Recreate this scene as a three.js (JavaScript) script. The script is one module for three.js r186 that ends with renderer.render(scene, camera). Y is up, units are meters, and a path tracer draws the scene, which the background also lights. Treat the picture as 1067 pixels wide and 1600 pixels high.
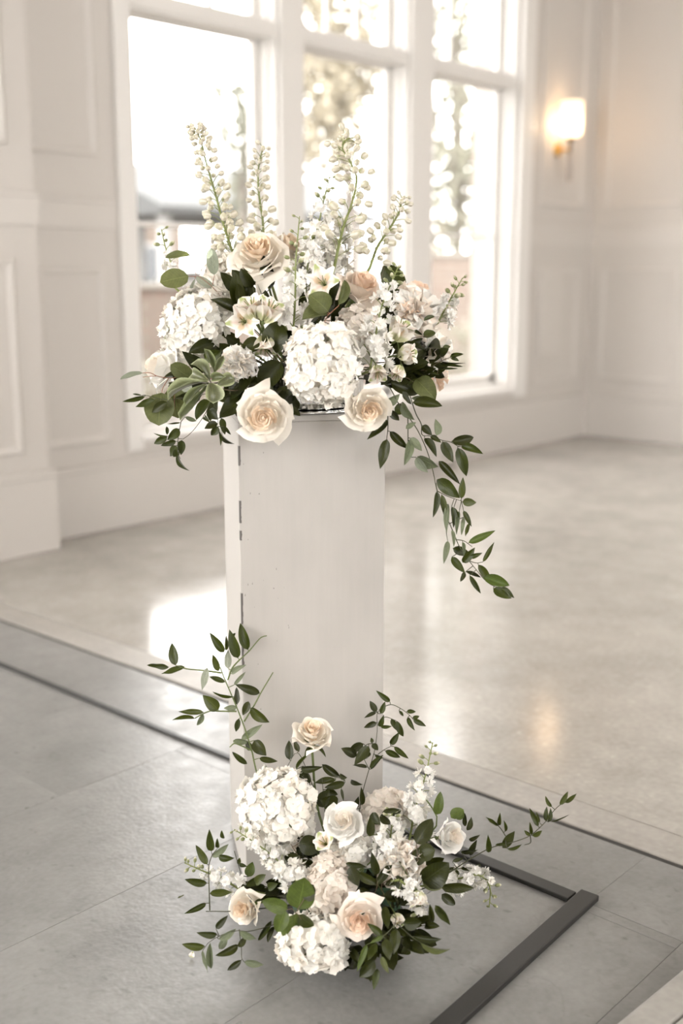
import * as THREE from 'three';
import { RoundedBoxGeometry } from 'three/addons/geometries/RoundedBoxGeometry.js';
import { mergeGeometries, toCreasedNormals } from 'three/addons/utils/BufferGeometryUtils.js';
import { ImprovedNoise } from 'three/addons/math/ImprovedNoise.js';

// ---------------------------------------------------------------- camera, sky, lights, exposure
const scene = new THREE.Scene();
const EYE = 1.30, FOCAL = 1786, PITCH = THREE.MathUtils.degToRad(11.766), TURN = THREE.MathUtils.degToRad(42.024);
const camera = new THREE.PerspectiveCamera(2 * THREE.MathUtils.radToDeg(Math.atan(800 / FOCAL)), 1067 / 1600, 0.05, 400);
camera.position.set(0, EYE, 0);
camera.rotation.set(-PITCH, TURN - Math.PI / 2, 0, 'YXZ');
camera.focus = 2.28;
camera.userData.fStop = 1.7;
const SKY = new THREE.Color(1.0, 0.981, 0.955);
scene.background = SKY;
scene.backgroundIntensity = 9.0;
const renderer = new THREE.WebGLRenderer({ antialias: true });
renderer.toneMapping = THREE.LinearToneMapping;
renderer.toneMappingExposure = 1.14;
renderer.shadowMap.enabled = true;

// ---------------------------------------------------------------- helpers
let seed = 7;
const rnd = () => { seed = (seed * 1664525 + 1013904223) >>> 0; return seed / 4294967296; };
const rr = (a, b) => a + (b - a) * rnd();
const V = (x, y, z) => new THREE.Vector3(x, y, z);
const CF = V(Math.cos(TURN), 0, -Math.sin(TURN)), CR = V(Math.sin(TURN), 0, Math.cos(TURN)), CY = V(0, 1, 0);
const FW = CF.clone().multiplyScalar(Math.cos(PITCH)).addScaledVector(CY, -Math.sin(PITCH));
const UPV = CF.clone().multiplyScalar(Math.sin(PITCH)).addScaledVector(CY, Math.cos(PITCH));
// a point of the place from where it is seen in the photograph and how far away it stands
const at = (x, y, d) => V(0, EYE, 0).addScaledVector(FW, d).addScaledVector(CR, (x - 533.5) * d / FOCAL).addScaledVector(UPV, (800 - y) * d / FOCAL);
// a direction from its share to the right, up and towards the viewer
const dirOf = (r, u, t) => V(0, 0, 0).addScaledVector(CR, r).addScaledVector(CY, u).addScaledVector(CF, -t).normalize();
const used = {};
function numbered(n) { const k = used[n] = (used[n] ?? -1) + 1; return k ? n + '_' + String(k).padStart(3, '0') : n; }
function tag(o, label, category, group, kind) {
  if (label) o.userData.label = label;
  if (category) o.userData.category = category;
  if (group) o.userData.group = group;
  if (kind) o.userData.kind = kind;
  return o;
}
function thing(name, label, category, pos, group, kind) {
  const o = new THREE.Group(); o.name = numbered(name); scene.add(o); o.position.copy(pos);
  return tag(o, label, category, group, kind);
}
function part(name, geo, mat, parent) {
  const m = new THREE.Mesh(geo, mat); m.name = parent ? name : numbered(name);
  m.castShadow = m.receiveShadow = true; (parent || scene).add(m); return m;
}
function struct(name, geos, mat, parent) {
  const g = Array.isArray(geos) ? (geos.length > 1 ? mergeGeometries(geos.map((q) => q.index ? q.toNonIndexed() : q)) : geos[0]) : geos;
  const m = part(name, g, mat, parent); if (!parent) m.userData.kind = 'structure'; return m;
}
// texture coordinates in metres, from the side a face looks to
function metres(g, s = 1) {
  g = g.index ? g.toNonIndexed() : g;
  const p = g.attributes.position, n = g.attributes.normal, uv = new Float32Array(p.count * 2);
  for (let i = 0; i < p.count; i++) {
    const ax = Math.abs(n.getX(i)), ay = Math.abs(n.getY(i)), az = Math.abs(n.getZ(i));
    const a = ax > ay && ax > az ? p.getZ(i) : p.getX(i), b = ay > ax && ay > az ? p.getZ(i) : p.getY(i);
    uv[2 * i] = a * s; uv[2 * i + 1] = b * s;
  }
  g.setAttribute('uv', new THREE.BufferAttribute(uv, 2)); return g;
}
function box(x0, x1, y0, y1, z0, z1, r = 0) {
  const w = x1 - x0, h = y1 - y0, d = z1 - z0;
  const g = r > 0 ? new RoundedBoxGeometry(w, h, d, 1, Math.min(r, w / 2.01, h / 2.01, d / 2.01)) : new THREE.BoxGeometry(w, h, d);
  g.translate((x0 + x1) / 2, (y0 + y1) / 2, (z0 + z1) / 2);
  return metres(g);
}
const perlin = new ImprovedNoise();
function fbm(x, y, z, oct) { let s = 0, a = 1, f = 1, t = 0; for (let i = 0; i < oct; i++) { s += a * perlin.noise(x * f, y * f, z + i * 7.3); t += a; a *= 0.55; f *= 2.03; } return s / t; }
function makeTex(n, fn, srgb, rep) {
  const d = new Uint8Array(n * n * 4);
  for (let j = 0; j < n; j++) for (let i = 0; i < n; i++) { const c = fn(i / n, j / n), o = (j * n + i) * 4; for (let k = 0; k < 3; k++) d[o + k] = Math.max(0, Math.min(255, Math.round(c[k] * 255))); d[o + 3] = 255; }
  const t = new THREE.DataTexture(d, n, n); t.wrapS = t.wrapT = THREE.MirroredRepeatWrapping; t.magFilter = THREE.LinearFilter; t.minFilter = THREE.LinearMipmapLinearFilter;
  if (srgb) t.colorSpace = THREE.SRGBColorSpace; if (rep) t.repeat.set(rep, rep); t.needsUpdate = true; return t;
}
const lin = (r, g, b) => new THREE.Color().setRGB(r, g, b);
const std = (o) => new THREE.MeshStandardMaterial(o);
const phy = (o) => new THREE.MeshPhysicalMaterial(o);

// ---------------------------------------------------------------- materials of the place
const wallBump = makeTex(256, (u, v) => { const a = 0.5 + 0.5 * fbm(u * 14, v * 14, 2, 3); return [a, a, a]; }, false, 1);
const M = {};
M.wall = std({ color: lin(0.53, 0.495, 0.46), roughness: 0.55, bumpMap: wallBump, bumpScale: 0.0006 });
M.trim = std({ color: lin(0.55, 0.515, 0.48), roughness: 0.42 });
M.sash = std({ color: lin(0.70, 0.675, 0.645), roughness: 0.4 });
M.ceiling = std({ color: lin(0.78, 0.75, 0.71), roughness: 0.9 });
M.glass = phy({ color: lin(1, 1, 1), transmission: 1, thickness: 0, roughness: 0, ior: 1.45 });
const tileMap = makeTex(1024, (u, v) => {
  const big = fbm(u * 3, v * 3, 1, 4), mid = fbm(u * 11, v * 11, 5, 4), fine = fbm(u * 90, v * 90, 9, 3);
  const crack = Math.pow(Math.max(0, 1 - Math.abs(fbm(u * 7 + mid * 0.6, v * 9 - big, 21, 4)) * 9), 3) * Math.max(0, big + 0.35);
  const speck = Math.max(0, fbm(u * 60, v * 44, 33, 2) - 0.36) * 0.9;
  const a = 0.675 + big * 0.10 + mid * 0.075 + fine * 0.05 - crack * 0.07 - speck * 0.4;
  return [a * 1.0, a * 0.985, a * 0.955];
}, true, 0.7);
const tileBump = makeTex(512, (u, v) => { const a = 0.5 + 0.3 * fbm(u * 30, v * 18, 4, 4) + 0.3 * fbm(u * 70, v * 70, 6, 2); return [a, a, a]; }, false, 1.1);
const tileRough = makeTex(256, (u, v) => { const a = 0.34 + 0.14 * fbm(u * 12, v * 12, 8, 3); return [a, a, a]; }, false, 1);
M.tile = std({ map: tileMap, color: lin(0.50, 0.505, 0.52), roughness: 1, roughnessMap: tileRough, bumpMap: tileBump, bumpScale: 0.0011 });
const concMap = makeTex(1024, (u, v) => {
  const big = fbm(u * 3.2, v * 3.2, 41, 4), mid = fbm(u * 16, v * 16, 45, 4), fine = fbm(u * 120, v * 120, 49, 2);
  const agg = Math.max(0, fbm(u * 75, v * 75, 53, 2) - 0.30) * 1.1;
  const a = 0.66 + big * 0.11 + mid * 0.07 + fine * 0.05 + agg * 0.16;
  return [a * 1.0, a * 0.968, a * 0.925];
}, true, 0.42);
const concRough = makeTex(256, (u, v) => { const a = 0.14 + 0.06 * fbm(u * 9, v * 9, 18, 3); return [a, a, a]; }, false, 0.5);
M.concrete = std({ map: concMap, color: lin(0.94, 0.94, 0.95), roughness: 1, roughnessMap: concRough });
M.concreteEdge = std({ map: concMap, color: lin(0.86, 0.86, 0.86), roughness: 0.45 });
M.dark = std({ color: lin(0.03, 0.027, 0.024), roughness: 0.8 });
M.steel = std({ color: lin(0.022, 0.021, 0.019), roughness: 0.42, metalness: 0.1 });
M.brass = std({ color: lin(0.72, 0.47, 0.16), roughness: 0.3, metalness: 1 });
M.bronze = std({ color: lin(0.16, 0.13, 0.10), roughness: 0.35, metalness: 0.9 });
M.chrome = std({ color: lin(0.80, 0.80, 0.79), roughness: 0.13, metalness: 1 });

// ---------------------------------------------------------------- the room
const ZW = -4.79, XR = 8.3, XL = -4.6, ZB = 5.2, TOP = 4.25;
const SILL = 0.467, HEAD = 3.62;
const bays = [[-1.75, -0.70], [-0.52, 0.47], [0.70, 1.70], [3.75, 4.80], [4.98, 5.972], [6.20, 7.20]];
{ // the floor: concrete slab of the hall, stone tiles of the near strip
  const fl = new THREE.Group(); fl.name = 'floor'; fl.userData.kind = 'structure'; scene.add(fl);
  part('subfloor', box(XL, XR, -0.20, -0.035, -5.1, ZB), M.dark, fl);
  part('concrete_slab', box(2.385, XR, -0.034, 0, ZW - 0.2, ZB), M.concrete, fl);
  const edge = part('slab_edge', box(2.262, 2.383, -0.034, 0.0015, -4.60, ZB, 0.004), M.concreteEdge, fl); edge.userData.label = 'paler trowelled edge of the concrete slab';
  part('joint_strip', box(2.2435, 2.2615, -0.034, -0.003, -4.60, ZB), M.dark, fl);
  // rows of stone look tiles, long side along the window wall
  const rows = [-4.78, -4.30, -3.815, -3.33, -2.83, -2.34, -1.847, -1.357, -0.868, -0.38, 0.11, 0.60];
  const starts = [1.1, 0.4, 1.6, 0.75, 1.527, 0.93, 1.70, 1.947, 1.3, 0.6, 1.8];
  const LEN = 0.975, G = 0.0002, cache = [];
  for (let r = 0; r + 1 < rows.length; r++) {
    for (let x1 = starts[r] + 3 * LEN; x1 > -0.7; x1 -= LEN) {
      let a = x1 - LEN, b = x1; if (a >= 1.97) continue; b = Math.min(b, 1.978); a = Math.max(a, -0.6);
      if (b - a < 0.02) continue;
      const g = new RoundedBoxGeometry(b - a - 2 * G, 0.03, rows[r + 1] - rows[r] - 2 * G, 1, 0.0007);
      metres(g); const gg = metres(g), uv = gg.attributes.uv, ou = rnd() * 5, ov = rnd() * 5;
      for (let i = 0; i < uv.count; i++) uv.setXY(i, uv.getX(i) + ou, uv.getY(i) + ov);
      const t = part('tile', gg, M.tile, fl); t.position.set((a + b) / 2, -0.015, (rows[r] + rows[r + 1]) / 2);
    }
  }
  const cuts = [-4.78, -3.95, -2.995, -2.04, -1.085, -0.13, 0.6];
  for (let i = 0; i + 1 < cuts.length; i++) {
    const g = metres(new RoundedBoxGeometry(2.243 - 1.9784, 0.03, cuts[i + 1] - cuts[i] - 2 * G, 1, 0.0007)), uv = g.attributes.uv, ou = rnd() * 5;
    for (let k = 0; k < uv.count; k++) uv.setXY(k, uv.getX(k) + ou, uv.getY(k) + ou * 2);
    const t = part('tile', g, M.tile, fl); t.position.set((2.243 + 1.9784) / 2, -0.015, (cuts[i] + cuts[i + 1]) / 2);
  }
  part('floor_field', box(XL, -0.6, -0.034, 0, ZW, ZB), M.tile, fl);
  part('floor_field', box(-0.6, 2.243, -0.034, 0, 0.6, ZB), M.tile, fl);
}
function mould(x0, x1, y0, y1, w = 0.04, d = 0.013) { // picture-frame moulding, lying in the xy plane, facing +z
  const out = [];
  const prof = [[0, 0], [0, d * 0.55], [w * 0.3, d], [w * 0.62, d * 0.8], [w, d * 0.25], [w, 0]];
  const ring = (o) => [[x0 + o, y0 + o], [x1 - o, y0 + o], [x1 - o, y1 - o], [x0 + o, y1 - o]];
  const pos = [];
  for (let k = 0; k + 1 < prof.length; k++) {
    const A = ring(prof[k][0]), B = ring(prof[k + 1][0]), za = prof[k][1], zb = prof[k + 1][1];
    for (let i = 0; i < 4; i++) {
      const j = (i + 1) % 4, q = [[...A[i], za], [...A[j], za], [...B[j], zb], [...B[i], zb]];
      pos.push(...q[0], ...q[1], ...q[2], ...q[0], ...q[2], ...q[3]);
    }
  }
  const g = new THREE.BufferGeometry(); g.setAttribute('position', new THREE.Float32BufferAttribute(pos, 3)); g.computeVertexNormals();
  out.push(metres(g)); return out[0];
}
{ // window wall
  const W = new THREE.Group(); W.name = 'wall_back'; W.userData.kind = 'structure'; scene.add(W);
  const zb = ZW - 0.19, solids = [];
  solids.push(box(XL, XR + 0.2, -0.2, SILL, zb, ZW), box(XL, XR + 0.2, HEAD, TOP + 0.2, zb, ZW));
  let x = XL; for (const [a, b] of bays) { solids.push(box(x, a, SILL, HEAD, zb, ZW)); x = b; } solids.push(box(x, XR + 0.2, SILL, HEAD, zb, ZW));
  struct('wall_shell', solids, M.wall, W);
  // pilaster between the window groups, its outer face stepping forward
    part('pilaster_face', box(2.25, 3.055, 0, TOP, ZW, ZW + 0.17, 0.006), M.wall, W);
  const rail = (x0, x1, z, p) => struct('chair_rail', [box(x0, x1, 1.515, 1.655, z, z + 0.007, 0.003), box(x0, x1, 1.64, 1.662, z, z + 0.013, 0.004)], M.trim, p);
  rail(3.05, 3.635, ZW, W); rail(2.24, 3.07, ZW + 0.17, W); rail(7.375, XR, ZW, W);
  const base = (x0, x1, z, p, h = 0.345) => struct('baseboard', [box(x0, x1, 0, h, z, z + 0.02, 0.004), box(x0, x1, h - 0.03, h + 0.008, z, z + 0.028, 0.007)], M.trim, p);
  base(3.05, XR, ZW + 0.0, W); base(2.22, 3.082, ZW + 0.17, W, 0.385); base(XL, 2.26, ZW, W);
  for (const [x0, x1, y0, y1, z] of [[3.125, 3.53, 1.86, 3.5, 0], [3.14, 3.54, 0.455, 1.335, 0], [2.40, 2.92, 1.86, 3.5, 0.17], [2.40, 2.92, 0.48, 1.37, 0.17], [7.50, 8.12, 1.80, 3.5, 0], [7.50, 8.12, 0.465, 1.345, 0]]) {
    const m = part('panel_moulding', mould(x0, x1, y0, y1), M.trim, W); m.position.z = ZW + z;
  }
  // casing round the window group
  const c = [box(3.635, 3.735, 0.395, HEAD + 0.1, ZW, ZW + 0.03, 0.005), box(7.205, 7.365, 0.395, HEAD + 0.1, ZW, ZW + 0.03, 0.005), box(3.625, 7.365, HEAD, HEAD + 0.12, ZW, ZW + 0.032, 0.005)];
  struct('window_casing', c, M.sash, W);
  struct('window_apron', [box(3.735, 7.205, 0.395, SILL - 0.03, ZW, ZW + 0.022, 0.004)], M.trim, W);
  for (const [x0, x1] of [[4.80, 4.98], [5.972, 6.20]]) part('mullion', box(x0 - 0.004, x1 + 0.004, SILL, HEAD, ZW - 0.01, ZW + 0.012, 0.004), M.sash, W);
  part('window_sill', box(3.72, 7.215, SILL - 0.03, SILL + 0.002, ZW - 0.10, ZW + 0.05, 0.008), M.sash, W);
}
{ // the other walls and the ceiling
  const R = new THREE.Group(); R.name = 'wall_right'; R.userData.kind = 'structure'; scene.add(R);
  part('wall_shell', box(XR, XR + 0.2, -0.2, TOP + 0.2, ZW, ZB + 0.2), M.wall, R);
  struct('chair_rail', [box(XR - 0.007, XR, 1.515, 1.655, ZW, ZB, 0.003), box(XR - 0.013, XR, 1.64, 1.662, ZW, ZB, 0.005)], M.trim, R);
  struct('baseboard', [box(XR - 0.02, XR, 0, 0.345, ZW, ZB, 0.004), box(XR - 0.028, XR, 0.315, 0.353, ZW, ZB, 0.007)], M.trim, R);
  for (let i = 0; i < 11; i++) for (const [y0, y1] of [[0.465, 1.345], [1.80, 3.5]]) {
    const z0 = -4.695 + i * 0.88, m = part('panel_moulding', mould(-0.66 / 2, 0.66 / 2, y0, y1), M.trim, R);
    m.rotation.y = -Math.PI / 2; m.position.set(XR, 0, z0 + 0.33);
  }
  // windows on the far side of the hall, behind the photographer, give the soft frontal daylight
  const open = [[-2.2, 0.2], [1.6, 4.0], [5.2, 7.6]], F = [];
  let x = XL; for (const [a, b] of open) { F.push(box(x, a, 1.5, 4.0, ZB, ZB + 0.2)); x = b; } F.push(box(x, XR, 1.5, 4.0, ZB, ZB + 0.2));
  F.push(box(XL, XR, -0.2, 1.5, ZB, ZB + 0.2), box(XL, XR, 4.0, TOP + 0.2, ZB, ZB + 0.2));
  struct('wall_front', F, M.wall);
  const L = [], lo = [[-4.4, -2.6], [-2.3, -0.7]]; let z = ZW - 0.3;
  for (const [a, b] of lo) { L.push(box(XL - 0.2, XL, 0.15, 4.0, z, a)); z = b; } L.push(box(XL - 0.2, XL, 0.15, 4.0, z, ZB + 0.2));
  L.push(box(XL - 0.2, XL, -0.2, 0.15, ZW - 0.3, ZB + 0.2), box(XL - 0.2, XL, 4.0, TOP + 0.2, ZW - 0.3, ZB + 0.2));
  struct('wall_left', L, M.wall);
  struct('ceiling', [box(XL - 0.2, XR + 0.2, TOP, TOP + 0.2, ZW - 0.3, ZB + 0.2)], M.ceiling);
}
// window units
function sashWindow(n, a, b) {
  const w = new THREE.Group(); w.name = 'window_' + n; w.userData.kind = 'structure'; w.position.set(0, 0, 0); scene.add(w);
  const zf = ZW - 0.05, zg = ZW - 0.145;
  const st = (x0, x1, y0, y1, z0, z1, r = 0.004) => box(x0, x1, y0, y1, z0, z1, r);
  // stepped jambs
  struct('window_frame', [st(a, a + 0.028, SILL, HEAD, ZW - 0.18, ZW - 0.015), st(b - 0.028, b, SILL, HEAD, ZW - 0.18, ZW - 0.015), st(a, a + 0.045, SILL, HEAD, ZW - 0.175, ZW - 0.06), st(b - 0.045, b, SILL, HEAD, ZW - 0.175, ZW - 0.06), st(a, b, HEAD - 0.05, HEAD, ZW - 0.2, ZW - 0.02), st(a, b, SILL, SILL + 0.03, ZW - 0.2, ZW - 0.02)], M.sash, w);
  struct('transom_rail', [st(a, b, 2.585, 2.685, zg - 0.03, ZW - 0.035, 0.006), st(a, b, 2.60, 2.67, zg - 0.03, ZW - 0.018, 0.006)], M.sash, w);
  const lo = [], up = [], s = 0.05;
  for (const [g, y0, y1] of [[lo, SILL + 0.03, 2.585], [up, 2.685, HEAD - 0.05]])
    g.push(st(a + 0.045, a + 0.045 + s, y0, y1, zg - 0.022, zg + 0.022), st(b - 0.045 - s, b - 0.045, y0, y1, zg - 0.022, zg + 0.022), st(a + 0.045, b - 0.045, y1 - 0.012, y1, zg - 0.022, zg + 0.022), st(a + 0.045, b - 0.045, y0, y0 + (g === lo ? 0.075 : 0.02), zg - 0.022, zg + 0.022));
  struct('lower_sash', lo, M.sash, w); struct('upper_sash', up, M.sash, w);
  part('glazing_bar', st(a + 0.09, b - 0.09, 1.548, 1.572, zg - 0.012, zg + 0.012), M.sash, w);
  const i0 = a + 0.095, i1 = b - 0.095;
  for (const k of [1, 2]) { const x = i0 + (i1 - i0) * k / 3; part('glazing_bar', st(x - 0.013, x + 0.013, 2.70, HEAD - 0.06, zg - 0.014, zg + 0.014), M.sash, w); }
  part('pane', box(i0, i1, SILL + 0.1, 2.575, zg - 0.003, zg + 0.003), M.glass, w);
  part('pane', box(i0, i1, 2.70, HEAD - 0.06, zg - 0.003, zg + 0.003), M.glass, w);
}
bays.forEach(([a, b], i) => sashWindow(i + 1, a, b));
// ---------------------------------------------------------------- outside: ground, walls, houses, trees
const O = {
  paving: std({ map: concMap, color: lin(0.22, 0.21, 0.19), roughness: 0.9 }),
  brick: [0, 1, 2].map((k) => std({ color: lin(0.078 + 0.02 * k, 0.045 + 0.014 * k, 0.034 + 0.01 * k), roughness: 0.9, bumpMap: wallBump, bumpScale: 0.002 })),
  brickWall: std({ map: makeTex(256, (u, v) => { const row = Math.floor(v * 16), fx = (u * 6 + (row % 2) * 0.5) % 1, fy = (v * 16) % 1; const n = 0.5 + 0.5 * fbm(u * 9, row * 3.1 + Math.floor(u * 6 + (row % 2) * 0.5) * 1.7, 3, 2); return fx < 0.05 || fy < 0.14 ? [0.66, 0.62, 0.57] : [0.53 + n * 0.12, 0.45 + n * 0.08, 0.40 + n * 0.07]; }, true, 0.8), color: lin(0.40, 0.43, 0.44), roughness: 0.9 }),
  mortar: std({ color: lin(0.32, 0.29, 0.26), roughness: 0.95 }),
  roof: std({ color: lin(0.062, 0.064, 0.064), roughness: 0.8 }),
  render: std({ color: lin(0.17, 0.155, 0.135), roughness: 0.9 }),
  tileRoof: std({ color: lin(0.135, 0.105, 0.09), roughness: 0.85 }),
  white: std({ color: lin(0.30, 0.295, 0.285), roughness: 0.5 }),
  darkGlass: std({ color: lin(0.03, 0.035, 0.04), roughness: 0.1 }),
  bark: std({ color: lin(0.16, 0.14, 0.12), roughness: 0.95 }),
  leaf: [[0.30, 0.265, 0.195], [0.24, 0.235, 0.18], [0.29, 0.245, 0.18], [0.17, 0.17, 0.125]].map((c) => phy({ color: lin(...c), roughness: 0.8, transmission: 0.35, thickness: 0, side: THREE.DoubleSide })),
  
};
struct('ground', [box(-40, 90, -0.35, -0.15, -90, -5.09)], O.paving);
{ // brick pier of the building's own outer wall, seen through the right window
  const p = thing('brick_pier', 'pink brick pier outside the rightmost window, laid in projecting courses', 'pier', V(8.85, -0.15, -6.03));
  part('mortar_core', box(-0.315, 0.315, 0, 4.6, -0.105, 0.105), O.mortar, p);
  const gs = [0.34, 0.21].map((w) => new RoundedBoxGeometry(w, 0.060, 0.27, 1, 0.005));
  for (let c = 0; c < 46; c++) {
    const y = 0.04 + c * 0.1, odd = c % 2;
    for (let k = 0; k < 2; k++) {
      const m = part('brick', gs[(k + odd) % 2], O.brick[Math.floor(rnd() * 3)], p);
      m.position.set(odd ? (k ? 0.16 : -0.17) * 1.0 + (k ? 0.0 : 0.05) : (k ? 0.17 : -0.16) - (k ? 0.05 : 0.0), y, rr(-0.004, 0.004)); m.scale.x = odd === k ? 0.86 : 1.2;
    }
  }
}
{
  const w = thing('garden_wall', 'low pink brick garden wall across the yard outside the windows', 'wall', V(12.2, -0.15, -9.2));
  part('wall_body', box(-0.85, 4.5, 0, 1.66, -0.11, 0.11), O.brickWall, w); part('coping', box(-0.9, 4.5, 1.66, 1.72, -0.15, 0.15, 0.01), O.render, w);
  part('wall_body', box(-7, -0.86, 0, 1.30, -0.11, 0.11), O.brickWall, w); part('coping', box(-7, -0.86, 1.30, 1.36, -0.15, 0.15, 0.01), O.render, w);
  part('gate_post', box(-1.05, -0.87, 0, 1.75, -0.14, 0.14, 0.01), O.bark, w);
}
{
  const h = thing('carport', 'grey roofed open carport across the street behind the left window', 'carport', V(16, -0.15, -18.3));
  const roof = new THREE.ExtrudeGeometry(new THREE.Shape([new THREE.Vector2(-2.3, 0), new THREE.Vector2(0, 0.92), new THREE.Vector2(2.3, 0), new THREE.Vector2(2.3, -0.14), new THREE.Vector2(-2.3, -0.14)]), { depth: 5.8, bevelEnabled: false });
  roof.rotateY(Math.PI / 2); roof.translate(-2.9, 2.62, 0);
  part('roof', roof, O.roof, h);
  for (const x of [-2.6, 0, 2.6]) for (const z of [-2.0, 2.0]) part('post', box(x - 0.09, x + 0.09, 0, 2.5, z - 0.09, z + 0.09), O.white, h);
  part('back_wall', box(-2.7, -0.9, 0, 2.45, -2.15, -2.0), O.render, h);
  const c = thing('parked_car', 'white car parked under the grey roofed carport', 'car', V(16.3, -0.15, -18.3));
  const side = new THREE.Shape(); side.moveTo(-2.1, 0.35); side.bezierCurveTo(-2.2, 0.8, -2.0, 0.9, -1.3, 0.95); side.bezierCurveTo(-0.9, 1.35, -0.6, 1.45, 0.1, 1.46); side.bezierCurveTo(0.9, 1.46, 1.2, 1.2, 1.5, 1.0); side.bezierCurveTo(2.0, 0.95, 2.15, 0.8, 2.1, 0.35); side.closePath();
  const body = new THREE.ExtrudeGeometry(side, { depth: 1.5, bevelEnabled: true, bevelSize: 0.08, bevelThickness: 0.1, bevelSegments: 2 }); body.translate(0, 0, -0.75);
  part('car_body', body, O.white, c);
  const win = new THREE.Shape(); win.moveTo(-1.1, 0.98); win.lineTo(-0.65, 1.34); win.lineTo(0.75, 1.36); win.lineTo(1.2, 1.0); win.closePath();
  const wg = new THREE.ExtrudeGeometry(win, { depth: 1.74, bevelEnabled: false }); wg.translate(0, 0, -0.87); part('car_window', wg, O.darkGlass, c);
  for (const x of [-1.35, 1.3]) for (const z of [-0.75, 0.75]) { const w = new THREE.CylinderGeometry(0.33, 0.33, 0.2, 18); w.rotateX(Math.PI / 2); w.translate(x, 0.33, z); part('wheel', w, M.dark, c); }
}
{
  const h = thing('brick_house', 'pale pink house with a red hipped roof at the left edge of the windows', 'house', V(17.3, -0.15, -25.5));
  part('house_wall', box(-3.2, 2.6, 0, 3.3, -2.5, 2.0), O.brickWall, h);
  const roof = new THREE.CylinderGeometry(1.2, 4.3, 1.5, 4, 1); roof.rotateY(Math.PI / 4); roof.scale(1.05, 1, 0.85); roof.translate(-0.3, 4.05, -0.25); part('roof', roof, O.tileRoof, h);
  for (const x of [-2, 0, 1.6]) { const f = part('house_window', box(x - 0.45, x + 0.45, 1.0, 2.2, 1.98, 2.05), O.white, h); part('pane', box(x - 0.38, x + 0.38, 1.07, 2.13, 2.04, 2.06), O.darkGlass, f); }
}
const leafQuad = (() => { const g = new THREE.PlaneGeometry(1, 0.62, 2, 2), p = g.attributes.position; for (let i = 0; i < p.count; i++) { const x = p.getX(i), y = p.getY(i); if (Math.abs(x) > 0.4) p.setY(i, y * 0.25); p.setZ(i, -0.25 * x * x + 0.12 * Math.abs(y)); } g.computeVertexNormals(); return g; })();
function tree(name, label, x, z, h, crowns, n, mat, size, group) {
  const t = thing(name, label, 'tree', V(x, -0.15, z), group);
  const limbs = [], c0 = crowns[0];
  const tr = new THREE.CatmullRomCurve3([V(0, 0, 0), V(0.1, h * 0.3, 0.05), V(c0[0] * 0.5, h * 0.6, c0[2] * 0.5), V(c0[0], c0[1], c0[2])]);
  limbs.push(new THREE.TubeGeometry(tr, 8, h * 0.011, 7));
  for (const c of crowns) for (let k = 0; k < 4; k++) {
    const s = tr.getPoint(rr(0.3, 0.8)), e = V(c[0] + rr(-0.7, 0.7) * c[3], c[1] + rr(-0.6, 0.6) * c[4], c[2] + rr(-0.7, 0.7) * c[3]);
    limbs.push(new THREE.TubeGeometry(new THREE.QuadraticBezierCurve3(s, V((s.x + e.x) / 2, (s.y + e.y) / 2 + 0.25, (s.z + e.z) / 2), e), 5, h * 0.004, 5));
  }
  part('trunk', mergeGeometries(limbs), O.bark, t);
  const im = new THREE.InstancedMesh(leafQuad, mat, n), q = new THREE.Quaternion(), m = new THREE.Matrix4(), e = new THREE.Euler();
  for (let i = 0; i < n; i++) {
    const c = crowns[i % crowns.length]; let p; do p = V(rr(-1, 1), rr(-1, 1), rr(-1, 1)); while (p.length() > 1);
    p.multiplyScalar(0.72 + 0.28 * p.length());
    const lump = 0.5 + 0.5 * Math.sin(p.x * 7 + c[0]) * Math.sin(p.y * 6 + c[1]) * Math.sin(p.z * 6);
    const s = size * rr(0.6, 1.3) * (lump > 0.42 ? 1 : 0.25);
    m.compose(V(c[0] + p.x * c[3], c[1] + p.y * c[4], c[2] + p.z * c[3]), q.setFromEuler(e.set(rr(0, 6.3), rr(0, 6.3), rr(0, 6.3))), V(s, s, s)); im.setMatrixAt(i, m);
  }
  im.name = 'foliage'; im.castShadow = im.receiveShadow = true; im.userData.kind = 'stuff'; t.add(im);
}
tree('street_tree', 'slender pale tree seen at the right of the left window', 13.0, -14, 5.2, [[0.35, 3.9, 0, 0.8, 1.1], [0.6, 2.7, 0, 0.6, 0.7]], 2200, O.leaf[3], 0.14);
tree('street_tree', 'tall yellow green tree filling the top of the middle window', 13.9, -12.4, 7, [[-0.7, 5.2, 0, 1.0, 1.2], [-0.85, 3.7, 0.2, 0.75, 0.9], [0.0, 5.9, 0, 1.1, 0.9], [-0.1, 4.5, 0, 0.7, 0.7]], 4300, O.leaf[0], 0.15);
tree('street_tree', 'amber leafed tree behind the right half of the middle window', 16.9, -13.6, 5.6, [[0.1, 3.7, 0, 0.6, 1.1], [0.2, 2.1, 0, 0.8, 0.8]], 1300, O.leaf[2], 0.16);
tree('street_tree', 'green tree with many gaps of sky behind the rightmost window', 15.6, -11.6, 8, [[0, 4.2, 0, 1.4, 1.5], [0.1, 2.7, 0, 1.4, 1.0], [0.1, 5.9, 0, 1.4, 1.2]], 4600, O.leaf[1], 0.15);
tree('flowering_shrub', 'low shrub with red blossoms in front of the garden wall', 10.6, -7.9, 0.9, [[0.2, 0.55, 0, 0.55, 0.5], [0.9, 0.5, 0, 0.5, 0.42]], 800, O.leaf[1], 0.07);
tree('flowering_shrub', 'low pale green shrub below the left window outside', 7.0, -8.3, 0.9, [[0.1, 0.5, 0, 0.5, 0.4], [-0.7, 0.5, 0, 0.4, 0.35]], 500, O.leaf[1], 0.07);

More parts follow.
